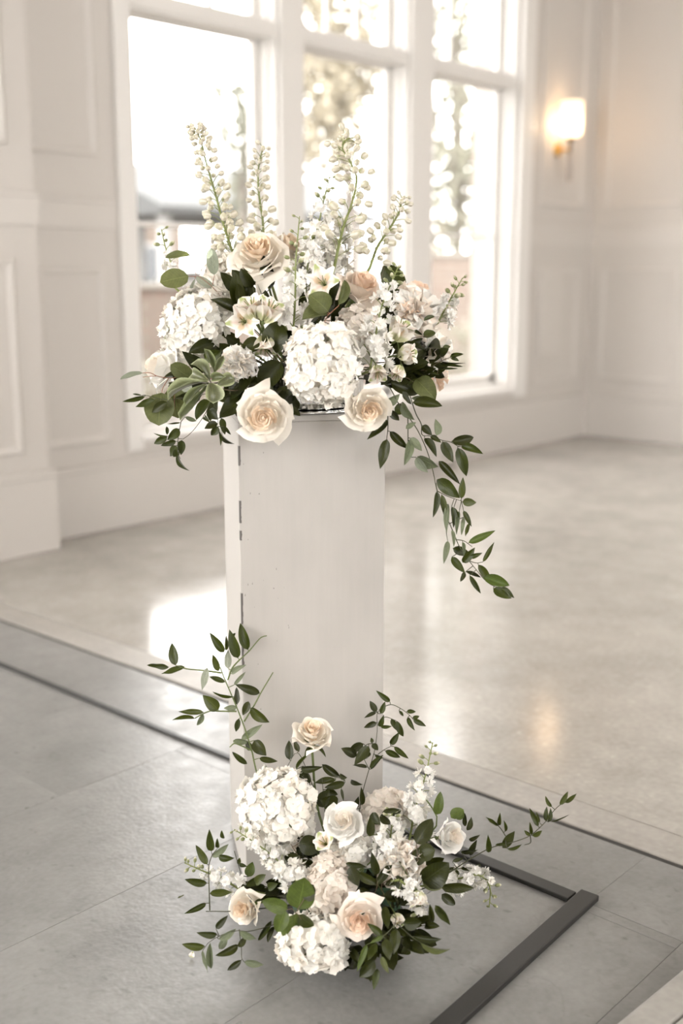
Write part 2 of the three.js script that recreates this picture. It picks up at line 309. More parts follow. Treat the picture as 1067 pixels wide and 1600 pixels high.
// ---------------------------------------------------------------- wall lamp, access panel, floor trims
{
  const s = thing('wall_sconce', 'brass wall sconce with a glowing white glass shade in the corner', 'wall lamp', V(7.73, 2.21, ZW));
  const plate = new THREE.CylinderGeometry(0.044, 0.05, 0.022, 28); plate.rotateX(Math.PI / 2); plate.translate(0, 0, 0.011); part('back_plate', plate, M.brass, s);
  const arm = new THREE.TubeGeometry(new THREE.CatmullRomCurve3([V(0, 0, 0.02), V(0, -0.005, 0.07), V(0, 0.005, 0.115)]), 10, 0.010, 10); part('arm', arm, M.brass, s);
  const cup = new THREE.LatheGeometry([[0, -0.03], [0.012, -0.03], [0.014, 0.0], [0.013, 0.045], [0.028, 0.07], [0.030, 0.082], [0, 0.082]].map((p) => new THREE.Vector2(...p)), 24); cup.translate(0, 0, 0.115); part('lamp_holder', cup, M.bronze, s);
  const rod = new THREE.LatheGeometry([[0, -0.235], [0.018, -0.235], [0.021, -0.225], [0.021, -0.045], [0.012, -0.03], [0, -0.03]].map((p) => new THREE.Vector2(...p)), 20); rod.translate(0, 0, 0.115); part('drop_rod', rod, std({ color: lin(0.36, 0.31, 0.27), roughness: 0.4, metalness: 0.4 }), s);
  const prof = [[0.012, 0.080], [0.045, 0.082], [0.070, 0.094], [0.082, 0.118], [0.084, 0.16], [0.084, 0.335], [0.080, 0.335], [0.079, 0.16], [0.066, 0.10], [0.012, 0.086]].map((p) => new THREE.Vector2(...p));
  const sh = new THREE.LatheGeometry(prof, 36); sh.translate(0, 0, 0.115);
  part('lamp_shade', sh, phy({ color: lin(0.95, 0.9, 0.82), roughness: 0.8, transmission: 0.55, thickness: 0, emissive: lin(1, 0.84, 0.62), emissiveIntensity: 0.5, side: THREE.DoubleSide }), s);
  const bulb = part('bulb', new THREE.SphereGeometry(0.03, 20, 14).translate(0, 0.18, 0.115), std({ color: lin(1, 1, 1), emissive: lin(1, 0.72, 0.42), emissiveIntensity: 4 }), s);
  const l = new THREE.PointLight(new THREE.Color().setRGB(1, 0.71, 0.44), 0.11); l.position.set(7.73, 2.39, ZW + 0.115); l.castShadow = true; l.shadow.radius = 1.5; scene.add(l); l.name = 'sconce_light';
}
{
  const a = thing('access_panel', 'pale rounded access panel set low on the wall right of the windows', 'wall panel', V(7.69, 1.01, ZW));
  const b = new RoundedBoxGeometry(0.30, 0.63, 0.024, 3, 0.011); part('cover', b.translate(0, 0, 0.012), M.trim, a);
  for (const [x, y] of [[-0.12, 0.28], [0.12, 0.28], [-0.12, -0.28], [0.12, -0.28]]) { const c = new THREE.CylinderGeometry(0.006, 0.007, 0.004, 12); c.rotateX(Math.PI / 2); c.translate(x, y, 0.026); part('screw', c, M.chrome, a); }
}
{
  const t = thing('metal_floor_trim', 'raised dark metal trim forming a corner on the tiled floor', 'floor trim', V(1.985, 0, -1.09));
  const bar = (len, w, h) => { const g = new RoundedBoxGeometry(len, h, w, 2, 0.0025); return metres(g.translate(-len / 2, h / 2, 0)); };
  const back = part('trim_bar', metres(new RoundedBoxGeometry(0.036, 0.011, 0.66, 2, 0.0025).translate(-0.018, 0.0055, -0.33 - 0.024)), M.steel, t);
  part('trim_bar', metres(new RoundedBoxGeometry(0.017, 0.009, 2.85, 2, 0.0025).translate(-0.018, 0.0045, -2.11)), M.steel, t);
  const front = part('trim_bar', bar(1.75, 0.042, 0.014), M.steel, t); front.rotation.y = THREE.MathUtils.degToRad(3.4); front.position.set(0.014, 0, 0);
}
{
  const e = thing('threshold_board', 'pale grey rounded threshold board at the lower right corner', 'threshold', V(1.7, 0, -0.76));
  const tm = std({ map: concMap, color: lin(0.72, 0.73, 0.74), roughness: 0.5 });
  part('nosing', metres(new RoundedBoxGeometry(2.6, 0.05, 0.070, 3, 0.014).translate(0, 0.025, -0.013)), tm, e);
  part('tread', metres(new RoundedBoxGeometry(2.6, 0.048, 0.22, 2, 0.004).translate(0, 0.024, 0.135)), tm, e);
  e.rotation.y = THREE.MathUtils.degToRad(-3.4);
}
// ---------------------------------------------------------------- pedestal
const PC = V(1.7375, 0, -1.684), PH = 1.024;
{
  const p = thing('pedestal', 'tall square white painted pedestal carrying the flowers', 'pedestal', PC);
  p.rotation.y = -THREE.MathUtils.degToRad(36.3);
  const N = 512, chips = [];
  for (let k = 0; k < 26; k++) chips.push([rr(0.0, 0.35), rr(0.03, 0.6), rr(0.001, 0.0035), rr(0.0008, 0.003)]);
  const paint = makeTex(N, (u, v) => {
    const st = fbm(u * 26, v * 4, 3, 3) * 0.012, cl = fbm(u * 3, v * 6, 8, 3) * 0.03;
    let a = 0.715 + st + cl, c = [a, a * 0.972, a * 0.94];
    const y = 1 - v; // 0 at the top
    const runs = [[0.045, 0.085], [0.155, 0.20], [0.215, 0.235], [0.345, 0.41], [0.42, 0.50]];
    for (const [a0, a1] of runs) if (y > a0 && y < a1 && u < 0.012 + 0.008 * fbm(u * 4, y * 60, 5, 2)) c = [0.36, 0.34, 0.33];
    for (const [cx, cy, rx, ry] of chips) if (((u - cx) / rx) ** 2 + ((y - cy) / (ry * 0.6)) ** 2 < 1) c = [0.5, 0.48, 0.46];
    return c;
  }, true);
  paint.wrapS = paint.wrapT = THREE.ClampToEdgeWrapping;
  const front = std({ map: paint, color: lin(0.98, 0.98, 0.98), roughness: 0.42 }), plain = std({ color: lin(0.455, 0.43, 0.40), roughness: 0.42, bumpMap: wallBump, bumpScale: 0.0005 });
  const fg = new RoundedBoxGeometry(0.300, PH - 0.012, 0.012, 2, 0.0022), fp = fg.attributes.position, uv = fg.attributes.uv;
  for (let i = 0; i < fp.count; i++) uv.setXY(i, fp.getX(i) / 0.3 + 0.5, fp.getY(i) / (PH - 0.012) + 0.5);
  const fm = part('front_panel', fg, front, p); fm.position.set(0, (PH - 0.012) / 2, 0.144);
  const bm = part('back_panel', fg, plain, p); bm.position.set(0, (PH - 0.012) / 2, -0.144);
  for (const s of [-1, 1]) { const m = part('side_panel', metres(new RoundedBoxGeometry(0.012, PH - 0.012, 0.2755, 2, 0.0015)), plain, p); m.position.set(s * 0.1435, (PH - 0.012) / 2, 0); }
  const tm = part('top_panel', metres(new RoundedBoxGeometry(0.300, 0.012, 0.300, 2, 0.002)), plain, p); tm.position.set(0, PH - 0.006, 0);
}
// silver vessel and floral foam
{
  const b = thing('silver_bowl', 'ribbed silver bowl standing on top of the pedestal under the flowers', 'bowl', V(PC.x, PH, PC.z));
  const g = new THREE.LatheGeometry([[0, 0.006], [0.115, 0.006], [0.128, 0.010], [0.132, 0.03], [0.133, 0.09], [0.136, 0.096], [0.132, 0.097], [0.127, 0.03], [0.11, 0.013], [0, 0.013]].map((p) => new THREE.Vector2(...p)), 144), q = g.attributes.position;
  for (let i = 0; i < q.count; i++) { const x = q.getX(i), z = q.getZ(i), y = q.getY(i), r = Math.hypot(x, z); if (r > 0.1 && y > 0.008 && y < 0.094) { const k = 1 + 0.014 * Math.cos(Math.atan2(z, x) * 36); q.setX(i, x * k); q.setZ(i, z * k); } }
  g.computeVertexNormals(); part('bowl_body', g, M.chrome, b);
  const f = new THREE.LatheGeometry([[0, 0], [0.143, 0], [0.146, 0.003], [0.143, 0.006], [0, 0.006]].map((p) => new THREE.Vector2(...p)), 96); part('foot_rim', f, M.chrome, b);
}
// ---------------------------------------------------------------- plant materials
const leafBump = makeTex(128, (u, v) => { const x = Math.abs(u - 0.5) * 2; const mid = x < 0.05 ? 1 : 0.5; const vein = Math.pow(Math.abs(Math.sin((v * 9 - x * 2.4) * Math.PI)), 14) * 0.25; const a = Math.max(0, mid - vein); return [a, a, a]; }, false);
const leafTint = makeTex(128, (u, v) => { const x = Math.abs(u - 0.5) * 2, n = fbm(u * 5, v * 5, 3, 3) * 0.12; const m = x < 0.035 ? 0.16 : 0, vein = Math.pow(Math.abs(Math.sin((v * 9 - x * 2.4) * Math.PI)), 20) * 0.05; const a = 0.84 + n + m + vein; return [a, a, a * 0.97]; }, true);
const leafMat = (r, g, b, rough = 0.36, tr = 0.16) => phy({ map: leafTint, color: lin(r, g, b), roughness: rough, transmission: tr, thickness: 0, bumpMap: leafBump, bumpScale: 0.0006, specularIntensity: 0.6, side: THREE.DoubleSide });
const G = {
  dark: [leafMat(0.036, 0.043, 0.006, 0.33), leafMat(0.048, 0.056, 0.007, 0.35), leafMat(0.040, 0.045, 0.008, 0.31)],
  mid: [leafMat(0.060, 0.078, 0.009, 0.32), leafMat(0.075, 0.092, 0.011, 0.35), leafMat(0.050, 0.064, 0.008, 0.31)],
  fresh: [leafMat(0.13, 0.18, 0.035, 0.42, 0.25), leafMat(0.11, 0.16, 0.03, 0.4, 0.25)],
  olive: [leafMat(0.19, 0.21, 0.075, 0.5, 0.22), leafMat(0.16, 0.18, 0.06, 0.5, 0.22)],
  silver: [leafMat(0.42, 0.45, 0.37, 0.5, 0.3), leafMat(0.36, 0.40, 0.31, 0.45, 0.3)],
  pale: [leafMat(0.28, 0.32, 0.21, 0.36, 0.25), leafMat(0.24, 0.28, 0.17, 0.34, 0.25)],
};
const S = {
  green: std({ color: lin(0.11, 0.14, 0.04), roughness: 0.5 }), dark: std({ color: lin(0.05, 0.052, 0.022), roughness: 0.5 }),
  light: std({ color: lin(0.20, 0.23, 0.07), roughness: 0.5 }), red: std({ color: lin(0.27, 0.12, 0.07), roughness: 0.5 }), brown: std({ color: lin(0.12, 0.085, 0.05), roughness: 0.6 }),
};
const petalBump = makeTex(128, (u, v) => { const a = 0.5 + 0.35 * Math.sin(u * 60 + 4 * fbm(u * 3, v * 3, 1, 2)) * 0.4 + 0.4 * fbm(u * 8, v * 5, 2, 3); return [a, a, a]; }, false);
const petalMat = (r, g, b, tr = 0.14, vc = false) => phy({ color: lin(r, g, b), roughness: 0.62, transmission: tr, thickness: 0, bumpMap: petalBump, bumpScale: 0.0004, side: THREE.DoubleSide, vertexColors: vc, specularIntensity: 0.6 });
const PM = {
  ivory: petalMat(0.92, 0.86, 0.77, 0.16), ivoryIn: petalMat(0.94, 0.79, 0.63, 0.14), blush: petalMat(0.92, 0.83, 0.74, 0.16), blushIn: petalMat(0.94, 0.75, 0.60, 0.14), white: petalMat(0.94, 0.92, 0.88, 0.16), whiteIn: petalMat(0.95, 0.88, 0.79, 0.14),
  hyd: [petalMat(0.96, 0.93, 0.87, 0.22), petalMat(0.955, 0.905, 0.83, 0.22), petalMat(0.965, 0.945, 0.895, 0.22)], hydBlush: [petalMat(0.93, 0.855, 0.78, 0.24), petalMat(0.94, 0.88, 0.81, 0.24)],
  tinted: petalMat(1, 1, 1, 0.14, true),
};

// ---------------------------------------------------------------- leaves
const leafWidth = {
  lance: (t) => Math.pow(t, 0.62) * Math.pow(1 - t, 1.0) * 2.6, // slender, long drawn tip
  ovate: (t) => Math.pow(t, 0.5) * Math.pow(1 - t, 0.72) * 2.28,
  round: (t) => Math.pow(Math.max(0, 1 - (2 * t - 1) ** 2), 0.5) * (0.94 + 0.14 * (0.5 - Math.abs(t - 0.42))),
  spoon: (t) => Math.pow(t, 0.95) * Math.pow(1 - t, 0.42) * 2.33,
};
function leafGeo(shape, fold, curl, wave, rim) {
  const NT = 10, pos = [], uv = [], col = [], idx = [], us = [-1, -0.55, 0, 0.55, 1];
  const ch = [Math.sin(curl) / (curl || 1), (1 - Math.cos(curl)) / (curl || 1)], len = curl ? Math.hypot(...ch) : 1, an = curl ? Math.atan2(ch[1], ch[0]) : 0;
  for (let i = 0; i <= NT; i++) {
    const t = i / NT, w = 0.5 * leafWidth[shape](t);
    let y = curl ? Math.sin(curl * t) / curl : t, z = curl ? -(1 - Math.cos(curl * t)) / curl : 0;
    const y2 = (y * Math.cos(an) - z * Math.sin(an)) / len, z2 = (y * Math.sin(an) + z * Math.cos(an)) / len;
    for (const u of us) {
      pos.push(u * w, y2, z2 + fold * Math.abs(u) * w * 0.8 + wave * Math.sin(t * 11 + u * 2) * 0.03 * Math.abs(u));
      uv.push(0.5 + u * 0.5, t);
      const e = rim && (Math.abs(u) > 0.9 || t > 0.95) ? 3.6 : 1; col.push(e, e * 0.97, e * (rim && e > 1 ? 1.25 : 1));
    }
  }
  for (let i = 0; i < NT; i++) for (let k = 0; k < 4; k++) { const a = i * 5 + k, b = a + 1, c = a + 5, d = c + 1; idx.push(a, b, d, a, d, c); }
  const g = new THREE.BufferGeometry(); g.setAttribute('position', new THREE.Float32BufferAttribute(pos, 3)); g.setAttribute('uv', new THREE.Float32BufferAttribute(uv, 2));
  if (rim) g.setAttribute('color', new THREE.Float32BufferAttribute(col, 3));
  g.setIndex(idx); g.computeVertexNormals(); return g;
}
const LG = {};
for (const s of ['lance', 'ovate', 'round', 'spoon']) LG[s] = [[0.35, 0.5, 0.3], [0.55, 0.9, 0.5], [0.22, -0.5, 0.8], [0.42, 0.25, 0.2]].map(([f, c, w]) => leafGeo(s, s === 'round' ? f * 0.4 : f, s === 'round' ? c * 0.5 : c, w));
LG.rimmed = [[0.6, 0.9, 0.9], [0.8, 1.3, 0.6], [0.5, -0.7, 1.2]].map(([f, c, w]) => leafGeo('spoon', f, c, w, true));
G.rim = [0, 1].map((k) => phy({ map: leafTint, color: lin(0.15 + 0.06 * k, 0.175 + 0.06 * k, 0.075 + 0.04 * k), roughness: 0.32, transmission: 0.2, thickness: 0, vertexColors: true, side: THREE.DoubleSide }));
const _m = new THREE.Matrix4();
// a leaf as a part: from its base to its tip, of a given width, facing a direction, rolled about its own axis
function leaf(p, base, tip, width, face, roll, shape, mats, k = Math.floor(rnd() * 97)) {
  const y = tip.clone().sub(base), L = y.length(); y.normalize();
  const z = face.clone().addScaledVector(y, -face.dot(y)).normalize().applyAxisAngle(y, roll), x = y.clone().cross(z);
  const gs = LG[shape], m = part('leaf', gs[k % gs.length], mats[k % mats.length], p);
  _m.makeBasis(x, y, z); m.quaternion.setFromRotationMatrix(_m); m.position.copy(base).sub(p.position); m.scale.set(width, L, L); return m;
}
const TOCAM = FW.clone().negate();
function tube(pts, r0, r1, seg = 14, rad = 6) { // a tapering stem
  const c = new THREE.CatmullRomCurve3(pts), g = new THREE.TubeGeometry(c, seg, 1, rad, false), p = g.attributes.position;
  for (let i = 0; i <= seg; i++) { const o = c.getPointAt(i / seg), r = r0 + (r1 - r0) * i / seg; for (let k = 0; k <= rad; k++) { const n = i * (rad + 1) + k; p.setXYZ(n, o.x + (p.getX(n) - o.x) * r, o.y + (p.getY(n) - o.y) * r, o.z + (p.getZ(n) - o.z) * r); } }
  return g;
}
// A spray of foliage. frame = [x, y, scale] of the detail it was measured in; stems and leaves as measured there, at depth d;
// leaf = [base x, base y, tip x, tip y, width, look, turn, depth change of the tip]; looks: d dark, m mid, f fresh, o olive, s silver, p pale
const LOOK = { d: 'dark', m: 'mid', f: 'fresh', o: 'olive', s: 'silver', p: 'pale' };
function spray(name, label, category, group, frame, d, stems, leaves, o = {}) {
  const [fx, fy, fs] = frame, P = (x, y, dd) => at(fx + x / fs, fy + y / fs, dd);
  const dep = (i, n) => d + (o.slope ?? 0) * i / Math.max(1, n - 1);
  const lines = stems.map((s) => { const pts = []; for (let i = 0; i < s.length; i += 2) pts.push([s[i], s[i + 1], dep(i / 2, s.length / 2)]); return pts; });
  const root = lines.length ? P(lines[0][0][0], lines[0][0][1], lines[0][0][2]) : P(leaves[0][0], leaves[0][1], d);
  const t = thing(name, label, category, root, group), geos = [];
  lines.forEach((l, i) => { const q = l.map((a) => P(...a).sub(root)); if (i === 0 && o.into) q.unshift(o.into.clone().sub(root)); if (q.length > 1) geos.push(tube(q, i ? (o.r ?? 0.0013) * 0.7 : (o.r ?? 0.0013), (o.r ?? 0.0013) * 0.45, Math.max(10, q.length * 4))); });
  for (const e of leaves) {
    const [bx, by, tx, ty, w] = e, look = e[5] ?? 'm', turn = e[6] ?? rr(-32, 32), dd = e[7] ?? rr(-0.016, 0.016);
    let best = null;
    for (const l of lines) for (let i = 0; i + 1 < l.length; i++) { const [x0, y0, z0] = l[i], [x1, y1, z1] = l[i + 1], k = Math.max(0, Math.min(1, ((bx - x0) * (x1 - x0) + (by - y0) * (y1 - y0)) / ((x1 - x0) ** 2 + (y1 - y0) ** 2 || 1))), px = x0 + (x1 - x0) * k, py = y0 + (y1 - y0) * k, dist = Math.hypot(px - bx, py - by); if (!best || dist < best[0]) best = [dist, px, py, z0 + (z1 - z0) * k]; }
    const db = (best ? best[3] : d) + rr(-0.004, 0.004), B = P(bx, by, db), T = P(tx, ty, db + dd);
    if (best && best[0] > 1.2 * fs && best[0] < (o.reach ?? 14) * fs) geos.push(tube([P(best[1], best[2], best[3]).sub(root), B.clone().sub(root)], 0.0009, 0.0007, 3, 5));
    leaf(t, B, T, w / fs * db / FOCAL * 1.04 / Math.max(0.35, Math.cos(turn * Math.PI / 180)), TOCAM.clone().addScaledVector(CY, rr(0, 0.25)), turn * Math.PI / 180, o.shape ?? 'lance', G[LOOK[look]]);
  }
  if (geos.length) part('stem', mergeGeometries(geos.map((g) => g.index ? g.toNonIndexed() : g)), o.stem ?? S.dark, t);
  return t;
}

// ---------------------------------------------------------------- blossoms
function sheet(nu, nv, fn, color) {
  const pos = [], uv = [], col = [], idx = [];
  for (let j = 0; j <= nv; j++) for (let i = 0; i <= nu; i++) { const u = i / nu * 2 - 1, v = j / nv, p = fn(u, v); pos.push(p[0], p[1], p[2]); uv.push(i / nu, v); if (color) col.push(...color(u, v)); }
  for (let j = 0; j < nv; j++) for (let i = 0; i < nu; i++) { const a = j * (nu + 1) + i, b = a + 1, c = a + nu + 1, e = c + 1; idx.push(a, b, e, a, e, c); }
  const g = new THREE.BufferGeometry(); g.setAttribute('position', new THREE.Float32BufferAttribute(pos, 3)); g.setAttribute('uv', new THREE.Float32BufferAttribute(uv, 2)); if (color) g.setAttribute('color', new THREE.Float32BufferAttribute(col, 3));
  g.setIndex(idx); g.computeVertexNormals(); return g;
}
// petals of a rose of radius 1, opening along +y: cups wound round a tight heart, the outer ones lower with rims rolled back to a point
function rosePetals(open, n, sd) {
  const keep = seed; seed = sd; const out = [];
  for (let i = 0; i < n; i++) {
    const t = i / (n - 1), th = i * 2.399 + rr(-0.3, 0.3), outer = Math.max(0, (t - 0.62) / 0.38);
    const R = 0.05 + 0.78 * Math.pow(t, 0.9) * (0.62 + 0.38 * open) + rr(-0.01, 0.01);
    const H = 0.42 + 0.10 * Math.sin(Math.min(1, t * 1.8) * Math.PI) - (0.16 + 0.64 * open) * Math.pow(t, 1.5) + 0.30 * (1 - open) + rr(-0.04, 0.04), y0 = Math.max(-0.62, H - 0.42 - 0.5 * t);
    const A = 1.75 - 0.98 * Math.pow(t, 0.4) + rr(-0.08, 0.08), lip = 0.035 + 0.05 * t + (0.04 + 0.12 * open) * t * t + 0.06 * outer, roll = (0.06 + 0.05 * t + 0.26 * outer) * (0.55 + 0.45 * open), ph = rr(0, 6), swirl = 0.10 + 0.04 * (1 - t), wob = 0.010 + 0.022 * t;
    out.push({ t, geo: sheet(12, 9, (u, v) => {
      const s = Math.sin(Math.min(1, v * 1.3) * Math.PI / 2), k = Math.max(0, v - 0.6) / 0.4, e = Math.abs(u), edge = Math.pow(e, 2.4);
      const wdt = A * (0.28 + 0.72 * Math.pow(s, 0.8)) * (1 - 0.10 * k * k);
      let r = 0.03 + R * Math.pow(Math.sin(Math.min(1, v * 1.25 + 0.03) * Math.PI / 2), 0.8) + lip * k * k + edge * roll * 0.35 * v;
      r *= 1 + swirl * u; r += wob * Math.sin(u * 6 + ph) * v + 0.6 * wob * Math.sin(u * 2.6 + ph * 2) * k;
      let y = y0 + (H - y0) * Math.pow(v, 1.15) - edge * (0.10 + 0.10 * t) * v * (H - y0) - roll * k * k * (0.28 + 1.0 * edge) + wob * Math.sin(u * 4.5 + ph * 1.7) * k;
      r += outer * 0.07 * Math.pow(1 - e, 3) * k * k; // the drawn-out tip of a rolled petal
      const a = th + u * wdt; return [Math.cos(a) * r, y, Math.sin(a) * r];
    }) });
  }
  seed = keep; return out;
}
const roseKinds = { open: [rosePetals(1.0, 27, 11), rosePetals(0.9, 26, 23)], half: [rosePetals(0.6, 24, 37), rosePetals(0.7, 25, 41)], cup: [rosePetals(0.3, 21, 53), rosePetals(0.4, 22, 59)] };
const calyxGeo = new THREE.LatheGeometry([[0, -0.90], [0.05, -0.89], [0.13, -0.83], [0.16, -0.74], [0.13, -0.64], [0.10, -0.58]].map((p) => new THREE.Vector2(...p)), 14);
const heartGeo = new THREE.LatheGeometry([[0, -0.62], [0.10, -0.58], [0.17, -0.3], [0.15, 0.0], [0.10, 0.24], [0.03, 0.40], [0, 0.41]].map((p) => new THREE.Vector2(...p)), 14);
const sepalGeo = leafGeo('lance', 0.4, 1.3, 0.3);
function orient(o, dir, spin = 0) { o.quaternion.setFromUnitVectors(V(0, 1, 0), dir); o.quaternion.multiply(new THREE.Quaternion().setFromAxisAngle(V(0, 1, 0), spin)); }
function stemTo(t, from, to, r, mat) { // stem in the thing's own axes, from the flower down into the foam
  t.updateMatrixWorld(true); const inv = t.matrixWorld.clone().invert(), a = from, b = to.clone().applyMatrix4(inv), s = t.scale.x;
  const mid = V(0, a.y - Math.max(0.02 / s, a.distanceTo(b) * 0.4), 0).add(V(a.x, 0, a.z));
  part('stem', tube([a, mid.lerp(b, 0.25), b], r / s, r / s, 12, 7), mat, t);
}
const FOAM = { top: V(PC.x, PH + 0.06, PC.z), low: at(540, 1432, 2.34).setY(0.05) };
function rose(label, x, y, d, rpx, face, kind, v, tone, foam, group, sepals = false, spin = rnd() * 6) {
  const R = rpx * d / FOCAL, t = thing('rose', label, 'rose', at(x, y, d), group); t.scale.setScalar(R); orient(t, dirOf(...face), spin);
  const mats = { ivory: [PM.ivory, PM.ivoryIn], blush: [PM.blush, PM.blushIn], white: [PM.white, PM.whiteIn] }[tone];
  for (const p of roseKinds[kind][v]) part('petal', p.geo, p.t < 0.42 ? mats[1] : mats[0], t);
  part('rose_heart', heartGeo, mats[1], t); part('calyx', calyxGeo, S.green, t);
  if (sepals) for (let k = 0; k < 5; k++) { const m = part('sepal', sepalGeo, G.mid[k % 3], t); const a = k * 1.257; m.position.set(Math.cos(a) * 0.1, -0.68, Math.sin(a) * 0.1); const yv = V(Math.cos(a), rr(-0.35, 0.05), Math.sin(a)).normalize(), xv = yv.clone().cross(V(0, 1, 0)).normalize(), zv = xv.clone().cross(yv); _m.makeBasis(xv, yv, zv); m.quaternion.setFromRotationMatrix(_m); m.scale.set(0.22, 0.7, 0.7); }
  stemTo(t, V(0, -0.92, 0), foam.clone().add(V(rr(-0.04, 0.04), rr(-0.01, 0.02), rr(-0.04, 0.04))), 0.0026, S.green); return t;
}
// one four-petalled floret of a hydrangea, lying in the xz plane, radius 1
function floretGeo(np, sd, cup, wid, ruffle) {
  const keep = seed; seed = sd; const gs = [];
  for (let k = 0; k < np; k++) {
    const a = k * 2 * Math.PI / np + rr(-0.14, 0.14), l = rr(0.92, 1.05), c = cup + rr(-0.18, 0.22), tw = rr(-0.22, 0.22), ph = rr(0, 6), lift = (k % 2) * 0.04;
    gs.push(sheet(5, 4, (u, v) => {
      const w = wid * Math.pow(Math.sin(Math.min(1, v * 0.93 + 0.07) * Math.PI * 0.80), 0.75), rr2 = v * l * (1 - 0.10 * u * u);
      const x = rr2, zz = u * w, yy = lift + c * rr2 * rr2 * 0.8 + 0.16 * u * u * v + tw * u * v + ruffle * Math.sin(u * 6 + ph) * v * v * 0.12 - 0.12 * Math.pow(v, 4);
      return [x * Math.cos(a) - zz * Math.sin(a), yy, x * Math.sin(a) + zz * Math.cos(a)];
    }));
  }
  gs.push(new THREE.SphereGeometry(0.10, 7, 5).translate(0, 0.05, 0));
  seed = keep; return mergeGeometries(gs.map((g) => { g = g.index ? g.toNonIndexed() : g; return g; }));
}
const hydFlorets = [[4, 3, 0.20, 0.56, 0.3], [4, 5, 0.42, 0.54, 0.5], [4, 9, 0.05, 0.58, 0.4], [4, 13, 0.6, 0.52, 0.4], [5, 17, 0.3, 0.48, 0.4]].map((a) => floretGeo(...a));
function hydrangea(label, x, y, d, rx, ry, rz, face, mats, foam, group, n = 150, petal = 13.2, lumps = 0.10, low = -0.55) {
  const s = d / FOCAL, t = thing('hydrangea', label, 'hydrangea', at(x, y, d), group), F = dirOf(...face);
  const pedicels = [], q = new THREE.Quaternion(), ph = rr(0, 9);
  for (let i = 0; i < n; i++) {
    const inner = i % 4 === 3, yy = 1 - 2 * (i + 0.5) / n, a = i * 2.39996 + rr(-0.15, 0.15), rad = Math.sqrt(1 - yy * yy);
    const dir = V(rad * Math.cos(a), yy, rad * Math.sin(a)); if (dir.dot(F) < low && dir.dot(FW) > -0.1) continue;
    const l = 1 + lumps * (Math.sin(dir.x * 5.3 + ph) + Math.sin(dir.y * 6.1 + ph * 2) + Math.sin(dir.z * 5.7 + ph * 3)) / 1.8 + rr(-0.05, 0.05);
    const k = (inner ? 0.82 : 0.97) * l - 0.06;
    const pos = V(0, 0, 0).addScaledVector(CR, dir.x * rx * s * k).addScaledVector(UPV, dir.y * ry * s * k).addScaledVector(FW, -dir.z * rz * s * k);
    const out = V(0, 0, 0).addScaledVector(CR, dir.x).addScaledVector(UPV, dir.y).addScaledVector(FW, -dir.z).add(V(rr(-0.4, 0.4), rr(-0.35, 0.4), rr(-0.4, 0.4))).normalize();
    const m = part('floret', hydFlorets[i % 5], mats[Math.floor(rnd() * mats.length)], t);
    q.setFromUnitVectors(V(0, 1, 0), out); m.quaternion.copy(q).multiply(new THREE.Quaternion().setFromAxisAngle(V(0, 1, 0), rr(0, 6.3))); m.position.copy(pos); m.scale.setScalar(petal * s * rr(0.86, 1.2));
    if (i % 3 === 0) pedicels.push(tube([V(0, 0, 0).addScaledVector(F, -0.3 * rx * s), pos.clone().multiplyScalar(0.5).addScaledVector(F, -0.1 * rx * s), pos], 0.0009, 0.0007, 4, 4));
  }
  part('flower_stalks', mergeGeometries(pedicels), S.light, t);
  const b = foam.clone().add(V(rr(-0.03, 0.03), 0, rr(-0.03, 0.03))).sub(t.position), a0 = V(0, 0, 0).addScaledVector(F, -0.3 * rx * s);
  part('stem', tube([a0, a0.clone().lerp(b, 0.5).addScaledVector(F, -0.015), b], 0.003, 0.003, 10, 7), S.green, t); return t;
}
// carnation and lisianthus: many frilled fan petals
const fans = [1, 2, 3].map((k) => { const keep = seed; seed = 70 + k; const ph = rr(0, 6), g = sheet(9, 5, (u, v) => { const r = v * (1 + 0.06 * Math.cos(u * 19 + ph) * v), a = u * (0.25 + 0.50 * v); return [Math.sin(a) * r, Math.cos(a) * r, 0.20 * Math.sin(u * 8 + ph) * v * v + 0.12 * Math.sin(u * 4) * v - 0.2 * v * v]; }); seed = keep; return g; });
function carnation(name, label, category, x, y, d, rpx, face, mats, foam, group, n = 34, spread = 1) {
  const R = rpx * d / FOCAL, t = thing(name, label, category, at(x, y, d), group); t.scale.setScalar(R); orient(t, dirOf(...face));
  for (let i = 0; i < n; i++) {
    const f = (i + 0.5) / n, po = Math.acos(1 - f * (1 + 0.25 * spread)), a = i * 2.4, dir = V(Math.sin(po) * Math.cos(a), Math.cos(po), Math.sin(po) * Math.sin(a));
    const m = part('petal', fans[i % 3], mats[i % mats.length], t), z = V(rr(-1, 1), rr(-0.2, 1), rr(-1, 1)); z.addScaledVector(dir, -z.dot(dir)).normalize(); _m.makeBasis(dir.clone().cross(z), dir, z); m.quaternion.setFromRotationMatrix(_m); m.position.set(0, -0.35, 0); m.scale.setScalar(rr(0.92, 1.15) * (0.82 + 0.28 * Math.sin(po)) * 1.12);
  }
  const cal = new THREE.CylinderGeometry(0.2, 0.12, 0.6, 10).translate(0, -0.72, 0); part('calyx', cal, S.green, t);
  stemTo(t, V(0, -1.0, 0), foam.clone().add(V(rr(-0.04, 0.04), 0, rr(-0.04, 0.04))), 0.0018, S.green); return t;
}
